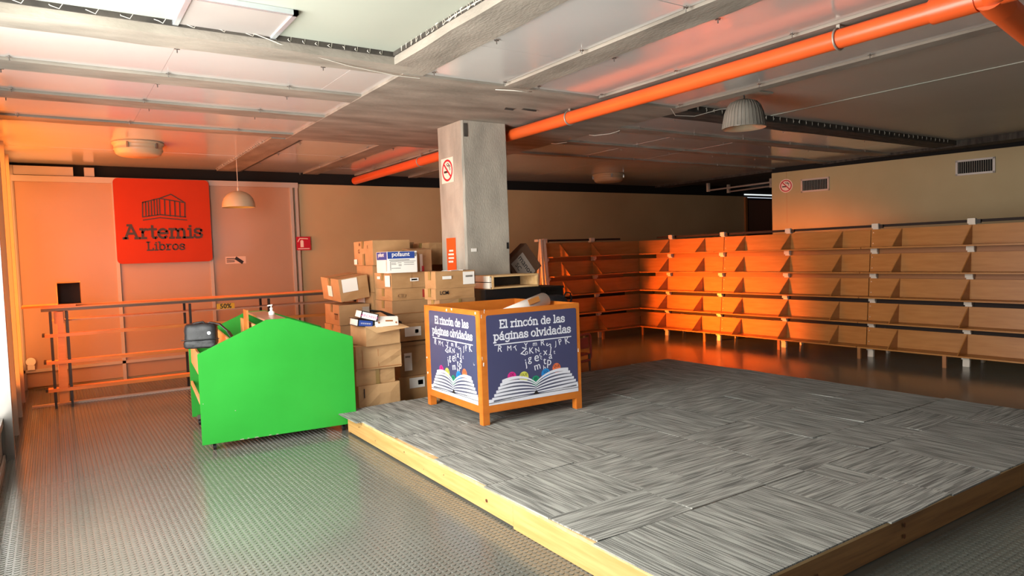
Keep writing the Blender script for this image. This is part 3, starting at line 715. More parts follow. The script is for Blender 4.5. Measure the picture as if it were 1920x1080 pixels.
def tile(x0, x1, y0, y1, rot):
    g = 0.0015; jx = random.uniform(-.004, .004); jy = random.uniform(-.004, .004); a = random.uniform(-0.006, 0.006)
    w_, h_ = x1-x0-2*g, y1-y0-2*g; cx, cy = (x0+x1)/2+jx, (y0+y1)/2+jy
    if rot: w_, h_ = h_, w_
    n_ = 4; vs = []; lift = [random.choice((0, 0, 0, 0.006)) for _ in range(4)]
    for zz in (0, 0.008):
        for j in range(n_+1):
            for i in range(n_+1):
                u, v = i/n_, j/n_
                lf = (lift[0]*max(0, 1-(u+v)*2.2)+lift[1]*max(0, 1-((1-u)+v)*2.2)+lift[2]*max(0, 1-((1-u)+(1-v))*2.2)+lift[3]*max(0, 1-(u+(1-v))*2.2))
                vs.append(((u-.5)*w_, (v-.5)*h_, zz+lf))
    N_ = (n_+1)**2; fs = []
    for j in range(n_):
        for i in range(n_):
            k = j*(n_+1)+i; fs.append((N_+k, N_+k+1, N_+k+n_+2, N_+k+n_+1)); fs.append((k, k+n_+1, k+n_+2, k+1))
    per = [i for i in range(n_+1)]+[(n_+1)*j+n_ for j in range(1, n_+1)]+[(n_+1)*n_+i for i in range(n_-1, -1, -1)]+[(n_+1)*j for j in range(n_-1, 0, -1)]
    for a_, b_ in zip(per, per[1:]+per[:1]): fs.append((a_, b_, N_+b_, N_+a_))
    me = bpy.data.meshes.new('carpet_tile'); me.from_pydata(vs, [], fs); me.materials.append(M['carpet'])
    for p_ in me.polygons: p_.use_smooth = False
    o = bpy.data.objects.new('carpet_tile', me); COL.objects.link(o); o.parent = pf
    o.location = (cx-4.3, cy-4.0, 0.1705); o.rotation_euler = (0, 0, a+(PI/2 if rot else 0))
XA = [2.18, 2.86, 3.20, 3.87, 4.56, 5.26, 5.92, 6.57]; YA = [2.94, 3.60, 4.31, 5.02, 5.72, 6.27]
rotA = {(0, 0): 0, (1, 0): 1, (2, 0): 1, (3, 0): 1, (0, 1): 0, (1, 1): 0, (2, 1): 1, (3, 1): 0, (0, 2): 0, (1, 2): 0, (2, 2): 1, (3, 2): 1, (0, 3): 0, (0, 4): 0}
for j in range(5):
    for i in range(7):
        x0, x1 = XA[i], XA[i+1]
        if i == 0: x0 -= (0.05, 0.02, -0.02, 0.0, 0.05)[j]*1.0-0.01
        tile(x0, x1, YA[j], YA[j+1], rotA.get((i, j), 0 if random.random() < 0.62 else 1))
XS = [2.145, 2.83, 3.465, 3.86, 4.60, 5.33, 5.95, 6.58]
for i in range(7): tile(XS[i], XS[i+1], 2.54, 2.94, 1 if i < 3 else (i % 2))
for i, (a, b, r_) in enumerate(((2.118, 2.82, 0), (2.82, 3.46, 0))): tile(a, b, 1.825, 2.54, r_)
for (a, b, c, d, r_) in ((3.46, 4.10, 1.80, 2.22, 1), (3.46, 3.86, 2.22, 2.54, 1), (3.86, 4.10, 2.22, 2.54, 0), (4.10, 4.70, 1.79, 2.54, 1), (4.70, 5.32, 1.79, 2.54, 0), (5.32, 5.95, 1.79, 2.54, 0), (5.95, 6.58, 1.79, 2.54, 1)): tile(a, b, c, d, r_)

# ---- modular shelving with tilted trays
def shelf_unit(label, loc, rz, u0, u1, posts, divs, seams, legs, end=False, m0=False, m1=False):
    """local x along the run, local y to the back, z up"""
    root = thing('display_shelf', label, 'shelf', loc, rz, 'orange display shelves in the far corner')
    k = 0.096; TP = M['wood_o']
    Z = [0.165+0.34*i for i in range(5)]
    for z in Z:
        yo = k*z
        ua = lambda y: u0-(y if m0 else 0)
        ub = lambda y: u1+(y-0.004 if m1 else 0)
        MB().hexa([(ua(yo), yo, z-.018), (ub(yo), yo, z-.018), (ub(yo+.265), yo+.265, z-.018), (ua(yo+.265), yo+.265, z-.018), (ua(yo), yo, z), (ub(yo), yo, z), (ub(yo+.265), yo+.265, z), (ua(yo+.265), yo+.265, z)]).build('shelf_board', TP, root, 0.002)
        cuts = [u0]+list(seams)+[u1]
        for a, b in zip(cuts[:-1], cuts[1:]):
            fa = (lambda y: a-(y if m0 and a == u0 else -.002)); fb = (lambda y: b+(y-.004 if m1 and b == u1 else -.002))
            MB().hexa([(f(yo+dy_), yo+dy_, zz) for (dyy, zz) in (((.252, .264), z+.001), ((.272, .284), z+.245)) for (f, dy_) in ((fa, dyy[0]), (fb, dyy[0]), (fb, dyy[1]), (fa, dyy[1]))]).build('back_panel', TP, root)
        for d in divs:
            MB().prism([(yo+0.004, z+.001), (yo+0.252, z+.001), (yo+0.27, z+.243)], 'x', d-0.006, d+0.006).build('divider', TP, root)
    sc = MB()
    for z in Z:
        for s_ in seams:
            for dx in (-0.03, 0.03):
                for dz in (0.05, 0.2):
                    yo = k*z+0.252+0.08*dz
                    sc.lathe([(0.001, 0), (0.007, 0), (0.007, 0.004)], n=8) if False else sc.tube([(s_+dx, yo, z+dz), (s_+dx, yo-0.005, z+dz)], 0.008, 8)
    if seams: 
        q = sc.build('screw_heads', M['zinc'], root); q['kind'] = 'stuff'
    for p in posts:
        MB().hexa([(p-.04, .27, 0), (p+.04, .27, 0), (p+.04, .31, 0), (p-.04, .31, 0), (p-.04, .27+k*1.85, 1.85), (p+.04, .27+k*1.85, 1.85), (p+.04, .31+k*1.85, 1.85), (p-.04, .31+k*1.85, 1.85)]).build('post', M['white_post'], root, 0.003, 'white painted post')
        MB().bar((p, 0.75, 0), (p, .33+k*1.80, 1.80), 0.06, 0.03, (1, 0, 0)).build('rear_strut', M['white_post'], root)
        for z in Z: B(p-.045, p+.045, .243+k*(z-.055), .275+k*(z-.055), z-.075, z-.020).build('block', M['white_post'], root, 0.002, 'white block')
        B(p-.045, p+.045, .245+k*1.81, .275+k*1.81, 1.785, 1.85).build('block', M['white_post'], root, 0.002, 'white block')
        B(p+.045, p+.095, .27+k*1.8, .30+k*1.8, 1.785, 1.835).build('bracket', M['dark'], root)
    B(u0, u1, .31+k*1.82, .33+k*1.82, 1.80, 1.835).build('top_rail', M['curtain'], root, label='dark rail')
    for z in Z[1:]: B(u0, u1, .315+k*z, .33+k*z, z-.10, z-.0).build('rear_rail', M['brown_leg'] if z > 1.1 else M['curtain'], root)
    for l in legs: B(l-.022, l+.022, 0.02, 0.05, 0, 0.147).build('leg', M['brown_leg'], root)
    if end: # A-shaped end trestle
        MB().bar((u0-.17, .16, 0), (u0-.12, .33, 1.84), .05, .04, (1, 0, 0)).build('end_strut', M['white_post'], root)
        MB().bar((u0-.05, .72, 0), (u0-.05, .42, 1.84), .05, .04, (1, 0, 0)).build('end_strut', M['white_post'], root)
        MB().bar((u0-.03, .20, 0.0), (u0-.05, .33, 1.82), .06, .04, (1, 0, 0)).build('end_strut', M['white_post'], root)
        B(u0-.17, u0-.02, .34, .45, 1.80, 1.84).build('end_cap', M['white_post'], root)
yR = 9.65
R_ = -PI/2
shelf_unit('display shelf unit filling the corner, lit bright orange', (9.15, 9.40, 0), R_, 0.0, 1.636, [0.40, 1.59], [0.38, 1.22], [], [0.03, 1.50], m0=True)
shelf_unit('long display shelf unit in the middle of the right run', (9.15, 7.76, 0), R_, 0.004, 2.526, [1.21], [0.42, 1.27, 2.11], [], [1.30])
shelf_unit('long display shelf unit cut by the right picture edge', (9.15, 5.23, 0), R_, 0.004, 2.52, [0.05, 1.26, 2.46], [0.42, 1.27, 2.11], [], [0.03, 1.12])
bk = shelf_unit('short dark display shelf run against the back wall with A-frame end', (7.25, 9.40, 0), 0, 0.0, 1.895, [0.05, 1.15], [0.36, 1.10], [], [1.0], True, m1=True)
# visible screw pairs at the unit joints
for (yj, own) in ((7.76, 'b'), (5.23, 'c')):
    t = [o for o in COL.objects if o.name.startswith('display_shelf') and o.type == 'EMPTY'][1 if own == 'b' else 2]
    for z in [0.165+0.34*i for i in range(5)]:
        for dx in (0.035, ):
            for dz in (0.05, 0.2):
                yo = 0.096*z+0.252+0.08*dz
                MB().tube([(dx, yo, z+dz), (dx, yo-0.005, z+dz)], 0.008, 8).build('screw_head', M['zinc'], t)

# ---- counter along the panelled wall
ct = thing('display_counter', 'long orange slatted counter with grey top on thin dark legs', 'counter', (1.6, 9.7, 0), world=True)
B(-0.12, 3.75, 9.44, 9.98, 1.150, 1.172).build('counter_top', M['wood_o'], ct, 0.002)
B(-0.12, 3.75, 9.437, 9.465, 1.126, 1.158).build('edge_profile', mat('dull_grey_edge', '#4d453f', 0.4), ct)
B(-0.30, 0.22, 9.50, 9.96, 1.172, 1.195).build('extension_board', M['wood_o'], ct)
for z in (0.855, 0.545, 0.225):
    B(-0.10, 3.72, 9.44, 9.66, z-0.022, z).build('shelf_board', M['wood_o'], ct, 0.002)
    B(-0.10, 3.72, 9.435, 9.45, z-0.026, z+0.012).build('shelf_lip', M['wood_o'], ct)
    for y in (9.46, 9.52, 9.58, 9.64): B(-0.125, -0.10, y-0.008, y+0.008, z-0.02, z+0.012).build('clip', M['dark'], ct)
B(-0.02, 3.72, 9.60, 9.98, 1.000, 1.012).build('upper_tray', M['ridge'], ct)
MB().hexa([(0.0, 9.47, 0.06), (0.095, 9.47, 0.06), (0.095, 9.62, 0.06), (0.0, 9.62, 0.06), (0.03, 9.47, 1.118), (0.09, 9.47, 1.118), (0.09, 9.62, 1.118), (0.03, 9.62, 1.118)]).build('end_panel', M['wood_o'], ct)
B(0.0, 0.10, 9.49, 9.63, 0.98, 1.118).build('end_block', M['wood_o'], ct)
for x in (-0.035, 0.125, 1.43, 2.40, 3.60):
    B(x-0.014, x+0.014, 9.455, 9.50, 0.10, 1.118).build('post', M['dark'], ct)
    B(x-0.012, x+0.012, 9.462, 9.49, 0.0, 0.10).build('foot', M['black'], ct)
    B(x-0.014, x+0.014, 9.90, 9.94, 0.0, 1.15).build('post', M['dark'], ct)
B(-0.27, 3.72, 9.685, 9.70, 0, 0.022).build('floor_runner', M['alu'], ct)
pt = thing('price_label', 'small yellow label reading 50% on the counter tray', 'label', (1.88, 9.595, 1.06), world=True)
B(1.77, 1.99, 9.592, 9.598, 1.012, 1.085).build('card', M['yellab'], pt)
text_mb('50%', 0.085, frame_mtx((1.88, 9.591, 1.02), (1, 0, 0), (0, 0, 1)), bold=0.002).build('lettering', M['ink'], pt)
cb = thing('open_carton', 'small dark open carton standing on the left end of counter', 'carton', (0.16, 9.72, 1.195), world=True)
mb = MB().box(0.045, 0.275, 9.60, 9.606, 1.195, 1.45)
B(0.045, 0.285, 9.844, 9.85, 1.195, 1.45).build('back_side', M['card2'], cb)
B(0.045, 0.051, 9.60, 9.85, 1.195, 1.45).build('left_side', M['card2'], cb)
B(0.279, 0.285, 9.60, 9.85, 1.195, 1.45).build('right_side', M['card2'], cb)
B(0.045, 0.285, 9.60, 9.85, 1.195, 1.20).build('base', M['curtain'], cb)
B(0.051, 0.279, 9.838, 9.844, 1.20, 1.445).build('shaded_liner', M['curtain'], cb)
B(0.051, 0.279, 9.60, 9.845, 1.440, 1.446).build('top_side', M['card2'], cb)

# ---- green book cart
gc = thing('book_cart', 'bright green house-shaped book cart on castors beside the platform', 'cart', (0.984, 6.275, 0), math.radians(-5.4))
prof = [(0, 0.07), (1.325, 0.07), (1.325, 0.885), (0.75, 1.098), (0.565, 1.098), (0, 0.847)]
for y0 in (0.0, 1.26):
    p_ = MB().prism(prof, 'y', y0, y0+0.018); p_.build('gable_panel', M['green'], gc, 0.002)
e = MB()
for a, b in zip(prof, prof[1:]+prof[:1]):
    pass
def slope_z(x): return 0.847+(1.098-0.847)*x/0.565 if x < 0.565 else (1.098 if x < 0.75 else 1.098-(1.098-0.885)*(x-0.75)/0.575)
WP = M['paleply']
for x, h in ((0.02, 0.0), (0.27, 0.0), (0.50, 0.0), (0.80, 0.0), (1.06, 0.0), (1.29, 0.0)):
    z = slope_z(x)-0.03
    B(x, x+0.016, 0.018, 1.26, max(0.35, z-0.34) if 0.1 < x < 1.2 else z-0.20, z).build('partition_board', WP, gc)
B(0.565, 0.75, 0.018, 1.26, 1.078, 1.094).build('ridge_board', M['ridge'], gc)
B(0.22, 1.10, 0.018, 1.26, 0.34, 0.356).build('tray_base', WP, gc)
B(0.22, 1.10, 0.018, 1.26, 0.10, 0.116).build('bottom_board', WP, gc)
B(0.005, 0.022, 0.018, 1.26, 0.40, 0.44).build('side_rail', WP, gc)
B(0.46, 0.475, 0.42, 0.66, 0.94, 1.165).build('upright_card', M['wood_o'], gc)
for x, y in ((0.10, 0.08), (1.22, 0.08), (0.06, 1.18), (1.22, 1.18)):
    c = MB().tube([(x-0.011, y, 0.027), (x+0.011, y, 0.027)], 0.027, 16); o = c.build('castor_wheel', M['dark'], gc)
    MB().box(x-0.02, x+0.02, y-0.02, y+0.02, 0.06, 0.10).box(x-0.016, x-0.013, y-0.015, y+0.015, 0.02, 0.065).box(x+0.013, x+0.016, y-0.015, y+0.015, 0.02, 0.065).build('castor_fork', M['steel'], gc)
chips = MB()
for (x, z, w_) in ((0.30, 0.072, .03), (0.36, 0.074, .015), (0.42, 0.072, .03), (0.54, 0.073, .02), (0.60, 0.071, .02), (0.27, 0.33, 0.008), (0.02, 0.42, 0.006)):
    chips.box(x, x+w_, -0.001, 0.0005, z, z+0.006)
chips.build('paint_chips', M['frame_white'], gc)['kind'] = 'stuff'
# bag on the cart
G = Matrix.Translation((0.984, 6.275, 0)) @ Matrix.Rotation(math.radians(-5.4), 4, 'Z')
bgp = G @ Vector((0.085, 0.42, 0.852))
bag = thing('shoulder_bag', 'black nylon shoulder bag lying on the left edge of green cart', 'bag', bgp, math.radians(-18))
def blob(w_, d_, h_, n_=6, bul=0.12, seed=1, ex=7):
    rnd = random.Random(seed); bm = bmesh.new(); bmesh.ops.create_cube(bm, size=1.0)
    bmesh.ops.subdivide_edges(bm, edges=bm.edges, cuts=n_, use_grid_fill=True)
    for v in bm.verts:
        x, y, z = v.co*2
        r_ = (abs(x)**ex+abs(y)**ex+abs(z)**ex)**(1/ex)
        s_ = 1/r_ if r_ else 1
        v.co = Vector((x*s_*w_/2, y*s_*d_/2, z*s_*h_/2))+Vector([rnd.uniform(-1, 1)*0.004 for _ in range(3)])
    mb = MB(); bm.verts.ensure_lookup_table(); bm.verts.index_update()
    mb.add([v.co.copy() for v in bm.verts], [tuple(v.index for v in f.verts) for f in bm.faces], True); bm.free(); return mb
blob(0.27, 0.18, 0.22, seed=3).tf(Matrix.Translation((-0.02, 0, 0.115))).build('bag_body', M['leather'], bag)
blob(0.26, 0.04, 0.07, seed=4).tf(Matrix.Translation((-0.02, -0.085, 0.045))).build('front_pocket', M['leather'], bag)
MB().tube([(-0.17, -0.085, 0.085), (-0.05, -0.10, 0.088), (0.08, -0.10, 0.085), (0.14, -0.08, 0.085)], 0.004, 6).build('zip', M['black'], bag)
MB().tube([(0.06, -0.088, 0.14), (0.06, -0.096, 0.14)], 0.014, 12).build('metal_badge', M['alub'], bag)
st_ = MB()
pts = [(0.0, 0.0, 0.20), (0.06, 0.0, 0.23), (0.14, -0.01, 0.21), (0.21, -0.02, 0.14), (0.26, -0.04, 0.06), (0.33, -0.08, 0.03), (0.42, -0.16, 0.03)]
for a, b in zip(pts[:-1], pts[1:]): st_.bar(a, b, 0.05, 0.006)
st_.build('shoulder_strap', M['leather'], bag)
MB().tube([(-0.10, 0, 0.19), (-0.08, 0, 0.225), (0.0, 0, 0.235), (0.04, 0, 0.20)], 0.009, 8).build('handle', M['black'], bag)
# soap pump behind
bp_ = G @ Vector((0.70, 0.55, 1.0945))
pu = thing('pump_bottle', 'white pump bottle standing on the ridge of green cart', 'bottle', bp_)
MB().lathe([(0.001, 0), (0.026, 0), (0.028, 0.01), (0.028, 0.03), (0.012, 0.045), (0.012, 0.05)], n=20).build('bottle_body', M['label'], pu)
MB().lathe([(0.010, 0.05), (0.014, 0.052), (0.014, 0.07), (0.005, 0.075), (0.005, 0.095)], n=16).build('collar', M['label'], pu)
MB().bar((0.01, 0, 0.098), (-0.035, 0, 0.093), 0.012, 0.012).build('nozzle', M['label'], pu)

# ---- poster crate
cr_ang = math.radians(-2.2)
cr = thing('poster_crate', 'open orange wooden crate with navy book posters on the platform', 'crate', (2.915, 4.865, 0.1785), cr_ang)
CW, CD, Z0, Z1 = 1.03, 1.10, 0.10, 0.963
for (x, y) in ((0.0, 0.0), (CW-0.065, 0.0), (0.0, CD-0.065), (CW-0.065, CD-0.065)):
    B(x+0.002, x+0.067, y+0.002, y+0.067, 0, Z0+0.02).build('leg', M['wood_crate'], cr, 0.003)
t = 0.02
B(0, CW, 0, t, Z0, Z1).build('front_panel', M['wood_crate'], cr, 0.003)
B(0, CW, CD-t, CD, Z0, Z1).build('back_panel', M['wood_crate'], cr, 0.003)
B(0, t, t, CD-t, Z0, Z1).build('side_panel', M['wood_crate'], cr, 0.002)
B(CW-t, CW, t, CD-t, Z0, Z1).build('side_panel', M['wood_crate'], cr, 0.002)
B(t, CW-t, t, CD-t, Z0, Z0+0.015).build('bottom_panel', M['wood_crate'], cr)
wr_ = MB()
for (x, z) in ((0.015, 0.9), (0.01, 0.55), (0.02, 0.5), (0.045, 0.94), (1.0, 0.52)): wr_.box(x, x+0.006, -0.001, 0.0, z, z+0.03, None, 0.002)
for (y, z) in ((0.6, 0.93), (0.5, 0.94), (0.1, 0.55), (0.11, 0.5), (1.06, 0.3), (1.07, 0.45), (0.06, 0.93)): wr_.box(-0.001, 0.0, y, y+0.02, z, z+0.02, None, 0.002)
wr_.build('worn_patches', M['label'], cr)['kind'] = 'stuff'

def poster(parent, mtx, w_, h_, label):
    mb = MB(); poly2d(mb, rrect(w_, h_, 0.018, 3), 0.0, 0.0015, mtx)
    base = mb.build('poster', M['navy'], parent, label=label)
    z = 0.0016; s_ = h_
    def mm(dx, dy): return mtx @ Matrix.Translation((dx, dy, z))
    q = slab_text('El rincón de las', 0.088*w_/0.9, 0.125, 0.0006, mm(0.0, 0.350*s_), track=0.02)
    q2 = slab_text('páginas olvidadas', 0.089*w_/0.9, 0.125, 0.0006, mm(0.0, 0.218*s_), track=0.02)
    q.add(q2.v, q2.f)
    q.build('lettering', M['posterw'], base)
    strokes([[(-0.42*w_, 0.165*s_), (0.43*w_, 0.165*s_)]], 0.009, 0.0006, mm(0, 0)).build('underline', M['posterw'], base)
    q = MB(); rnd = random.Random(5)
    for ch, x, y, sz, an in (('R', -0.36, .0, .075, -10), ('M', -0.25, .0, .06, 0), ('T', -0.17, -.01, .06, 25), ('Z', -0.10, -.07, .085, -20), ('o', -0.055, -.075, .06, 0), ('Y', -0.06, .01, .06, 0), ('m', 0.045, .02, .06, 0), ('K', 0.00, -.07, .075, 0), ('N', 0.075, -.065, .06, 10), ('R', 0.135, .015, .07, 0), ('S', 0.235, .0, .07, 70), ('J', 0.295, -.01, .06, 0), ('P', 0.355, .0, .07, 15), ('K', 0.44, .0, .08, 10), ('c', 0.105, -.12, .06, 0), ('x', 0.165, -.11, .085, 0), ('l', 0.225, -.10, .085, -10), ('t', 0.275, -.11, .05, 0), ('j', -0.06, -.22, .09, 10), ('g', -0.02, -.17, .085, 0), ('e', 0.06, -.175, .11, 0), ('c', 0.115, -.16, .05, 0), ('a', 0.225, -.165, .09, 0), ('t', 0.155, -.225, .09, 0), ('p', 0.205, -.245, .1, -5), ('m', 0.07, -.28, .09, 10), ('h', 0.15, -.30, .06, 0)):
        Mx = mm(x*w_*0.95-0.03*w_, y*s_*0.92+0.085*s_) @ Matrix.Rotation(math.radians(an), 4, 'Z')
        tm = text_mb(ch, sz*1.1*s_/0.8, Mx, 0.0004, 0.0); q.add(tm.v, tm.f)
    q.build('scattered_letters', M['posterw'], base)
    # tabs
    for ch, (x, y, r_, mk) in zip(('DE', 'QUE', 'ES', 'LO', 'QUE'), ((-0.25, -0.215, .058, 'magenta'), (-0.12, -0.235, .062, 'yellow'), (0.01, -0.30, .060, 'tgreen'), (0.125, -0.235, .062, 'tblue'), (0.25, -0.185, .058, 'torange'))):
        m2 = MB(); poly2d(m2, [(x*w_+r_*s_*math.cos(a), y*s_+r_*s_*math.sin(a)) for a in [2*PI*i/18 for i in range(18)]], z, z+0.0006, mtx)
        m2.build('page_tab', M[mk], base)
    tq = MB()
    for ch, x, y in (('DE', -0.25, -0.205), ('QUE', -0.12, -0.225), ('ES', 0.01, -0.29), ('LO', 0.125, -0.225), ('QUE', 0.25, -0.175)):
        tm = text_mb(ch, 0.045*s_, mtx @ Matrix.Translation((x*w_, y*s_, z+0.0008)), 0.0002); tq.add(tm.v, tm.f)
    tq.build('tab_lettering', M['ink'], base)
    # open book: page block, layered sheets with shaded gaps
    gx, gy = 0.01, -0.415
    m3 = MB()
    L1 = [(-0.5, -0.5), (0.5, -0.5), (0.5, -0.405), (gx, -0.455), (-0.5, -0.435)]
    poly2d(m3, [(a*w_, b*s_) for a, b in L1], z, z+0.0007, mtx)
    def page(sgn, tip, ctl, g0, thick, zz, tgt):
        top = []; bot = []
        for i in range(13):
            u = i/12
            x = (1-u)**2*gx+2*u*(1-u)*(gx+sgn*ctl[0])+u*u*tip[0]; y = (1-u)**2*g0+2*u*(1-u)*ctl[1]+u*u*tip[1]
            top.append((x*w_, y*s_)); bot.append((x*w_, (y-thick*(0.35+0.65*u))*s_))
        poly2d(tgt, top+bot[::-1], z, zz, mtx)
    m4 = MB()
    for sgn in (-1, 1):
        for k_ in range(6):
            tip = (sgn*(0.37+0.022*k_)+0.015, -0.235-0.037*k_+(0.035 if sgn > 0 else 0)); g0 = -0.315-0.022*k_; cy_ = -0.165-0.050*k_
            page(sgn, (tip[0]*0.97, tip[1]-0.004), (0.15, cy_), g0, 0.046, z+0.0012-0.0001*k_, m4)
            page(sgn, tip, (0.15, cy_), g0, 0.042 if k_ == 0 else 0.030, z+0.0014-0.0001*k_, m3)
    m3.build('open_book_print', M['posterw'], base)
    m4.build('page_shadows_print', M['pshade'], base)
    m5 = MB(); poly2d(m5, [((gx-.032)*w_, -0.452*s_), ((gx+.032)*w_, -0.452*s_), (gx*w_, -0.405*s_)], z, z+0.0022, mtx)
    strokes([[(-0.5*w_, -0.478*s_), (gx*w_-.03, -0.455*s_), (0.5*w_, -0.452*s_)]], 0.004, 0.0022, mtx @ Matrix.Translation((0, 0, z)), m5)
    m5.build('book_spine_print', M['ink'], base)
poster(cr, frame_mtx((CW/2+0.01, -0.0005, (Z0+Z1)/2+0.01), (1, 0, 0), (0, 0, 1)), 0.93, 0.755, 'slate navy poster on the side facing the room')
poster(cr, frame_mtx((-0.0005, CD/2-0.02, (Z0+Z1)/2+0.01), (0, -1, 0), (0, 0, 1)), 0.92, 0.755, 'violet blue poster on the window side')
# rolled paper lying in the crate
rl = thing('paper_roll', 'curled white paper sheet sticking out of the poster crate', 'paper', (3.55, 5.25, 1.0), world=True)
mb = MB(); rings = []; Dv = Vector((0.82, 0.12, 0.10)); 
for i in range(2):
    base_p = Vector((3.30, 5.20, 1.01))+Vector((0.56, 0.06, 0.135))*i
    ring = []
    for j in range(13):
        a = math.radians(-20+210*j/12); ring.append(base_p+Vector((0.02*math.cos(a), 0.085*math.cos(a)*-1, 0.075*math.sin(a))))
    rings.append(ring)
mb.add(rings[0]+rings[1], [(j, j+1, 14+j, 13+j) for j in range(12)], True)
pr_ = mb.build('sheet', M['label'], rl, fixn=False)
so = pr_.modifiers.new('thickness', 'SOLIDIFY'); so.thickness = 0.004
MB().hexa([(3.62, 5.145, 1.125), (3.74, 5.145, 1.154), (3.74, 5.17, 1.20), (3.62, 5.17, 1.17), (3.62, 5.14, 1.13), (3.74, 5.14, 1.159), (3.74, 5.165, 1.205), (3.62, 5.165, 1.175)]).build('brown_print', M['wood_o'], rl)
bx_ = thing('carton', 'brown carton lying inside the poster crate', 'carton', (3.05, 5.0, 0.296), cr_ang)
B(0.0, 0.72, 0.0, 0.55, 0, 0.70).build('carton_body', M['card2'], bx_, 0.004)
B(0.0, 0.72, 0.27, 0.28, 0.70, 0.702).build('tape', M['tape'], bx_)

# ---- cartons
def carton(label, x, y, z, w_, d_, h_, rot=0.0, m='card', seam=None, tape=True, stick=(), marks=(), sidemarks=(), sides=(), tilt=None, group='cardboard cartons piled by the pillar', open_=False, bulge=0.006, flap=None, tie=()):
    """x,y,z = front left bottom corner; rot about z"""
    root = thing('carton', label, 'carton', (x, y, z), math.radians(rot), group)
    if tilt: root.rotation_euler = (math.radians(tilt[0]), math.radians(tilt[1]), math.radians(rot))
    rnd = random.Random(hash_(label)); n_ = 4
    mb = MB()
    def shell(nm, axis, at, a0, a1, b0, b1, inner=False):
        vs = []
        for j in range(n_+1):
            for i in range(n_+1):
                u, v = i/n_, j/n_; bl = math.sin(PI*u)*math.sin(PI*v)*bulge*rnd.uniform(0.2, 1.6)*at[1]
                a, b = a0+(a1-a0)*u, b0+(b1-b0)*v
                vs.append({'y': (a, at[0]+bl, b), 'x': (at[0]+bl, a, b), 'z': (a, b, at[0]+bl)}[axis])
        mb.add(vs, [(j*(n_+1)+i, j*(n_+1)+i+1, (j+1)*(n_+1)+i+1, (j+1)*(n_+1)+i) for j in range(n_) for i in range(n_)])
    shell('f', 'y', (0, -1), 0, w_, 0, h_); shell('b', 'y', (d_, 1), 0, w_, 0, h_)
    shell('l', 'x', (0, -1), 0, d_, 0, h_); shell('r', 'x', (w_, 1), 0, d_, 0, h_)
    shell('bt', 'z', (0, 0), 0, w_, 0, d_)
    if not open_: shell('t', 'z', (h_-0.003, 0.6), 0, w_, 0, d_)
    me_ = mb
    body = me_.build('carton_body', M[m], root)
    if open_:
        so = body.modifiers.new('board', 'SOLIDIFY'); so.thickness = -0.004
    else:
        g = 0.003
        B(0, w_, 0, d_/2-g, h_, h_+0.003).build('top_flap', M[m], root); B(0, w_, d_/2+g, d_, h_, h_+0.003).build('top_flap', M[m], root)
        if tape:
            B(-0.001, w_+0.001, d_/2-0.028, d_/2+0.028, h_+0.003, h_+0.0038).build('tape', M['tape'], root)
            MB().box(-0.010, -0.007, d_/2-0.028, d_/2+0.028, h_-0.08, h_+0.004).build('tape', M['tape'], root)
    if seam:
        for s_ in seam: B(-0.009, w_+0.002, -0.011, 0.0, s_-0.002, s_+0.002).build('edge_line', M['brown_leg'], root)
    for (a, b, c, e, mk) in stick: B(a, b, -0.0125, -0.0105, c, e).build('label_sticker', M[mk], root)
    for (a, b, c, e, mk) in sides: B(-0.0125, -0.0105, a, b, c, e).build('label_sticker', M[mk], root)
    for (a, c, s_, tx, mk) in marks: text_mb(tx, s_, frame_mtx((a, -0.0118, c), (1, 0, 0), (0, 0, 1)), 0.0004, 0.001, 'LEFT').build('printed_mark', M[mk], root)
    for (a, c, s_, tx, mk) in sidemarks: text_mb(tx, s_, frame_mtx((-0.0118, a, c), (0, -1, 0), (0, 0, 1)), 0.0004, 0.001, 'LEFT').build('printed_mark', M[mk], root)
    for (a, b) in tie: B(a, b, -0.0135, -0.0108, 0, h_).build('tape', M['tape'], root)
    if flap:
        for f_ in flap: MB().hexa([tuple(v) for v in f_]).build('open_flap', M[m], root)
    return root
def hash_(s_): 
    h = 7
    for c in s_: h = (h*31+ord(c)) % 100003
    return h
# front column beside the green cart (on the floor behind the platform)
carton('crushed flat carton at the bottom of the front stack by green cart', 2.43, 6.40, 0, 0.44, 0.34, 0.355, 1, 'card3', stick=((0.05, 0.06, 0.24, 0.33, 'ink'),), bulge=0.018, tie=())
carton('second carton from floor in the front stack, taped upright', 2.42, 6.42, 0.359, 0.41, 0.33, 0.145, 1, 'card3', bulge=0.012, tie=((0.20, 0.24),))
carton('bulging carton with a creased front, third up in the front stack', 2.42, 6.40, 0.509, 0.47, 0.34, 0.235, -2, 'card3', bulge=0.02, seam=(0.02,), stick=((0.06, 0.065, 0.03, 0.2, 'brown_leg'), (0.22, 0.225, 0.03, 0.2, 'brown_leg')))
carton('open carton holding binders on top of the front stack', 2.505, 6.33, 0.75, 0.36, 0.36, 0.20, 3, 'card3', open_=True, flap=([(-0.01, -0.012, 0.195), (0.36, -0.012, 0.195), (0.42, -0.10, 0.16), (0.08, -0.07, 0.13), (-0.01, -0.008, 0.2), (0.36, -0.008, 0.2), (0.42, -0.096, 0.164), (0.08, -0.066, 0.134)],))
B0 = thing('lever_binder', 'black binder with pink-lettered white spine, uppermost in open carton', 'binder', (2.44, 6.30, 1.035), math.radians(-8), 'binders in the open carton')
B0.rotation_euler = (0, math.radians(16), math.radians(-8))
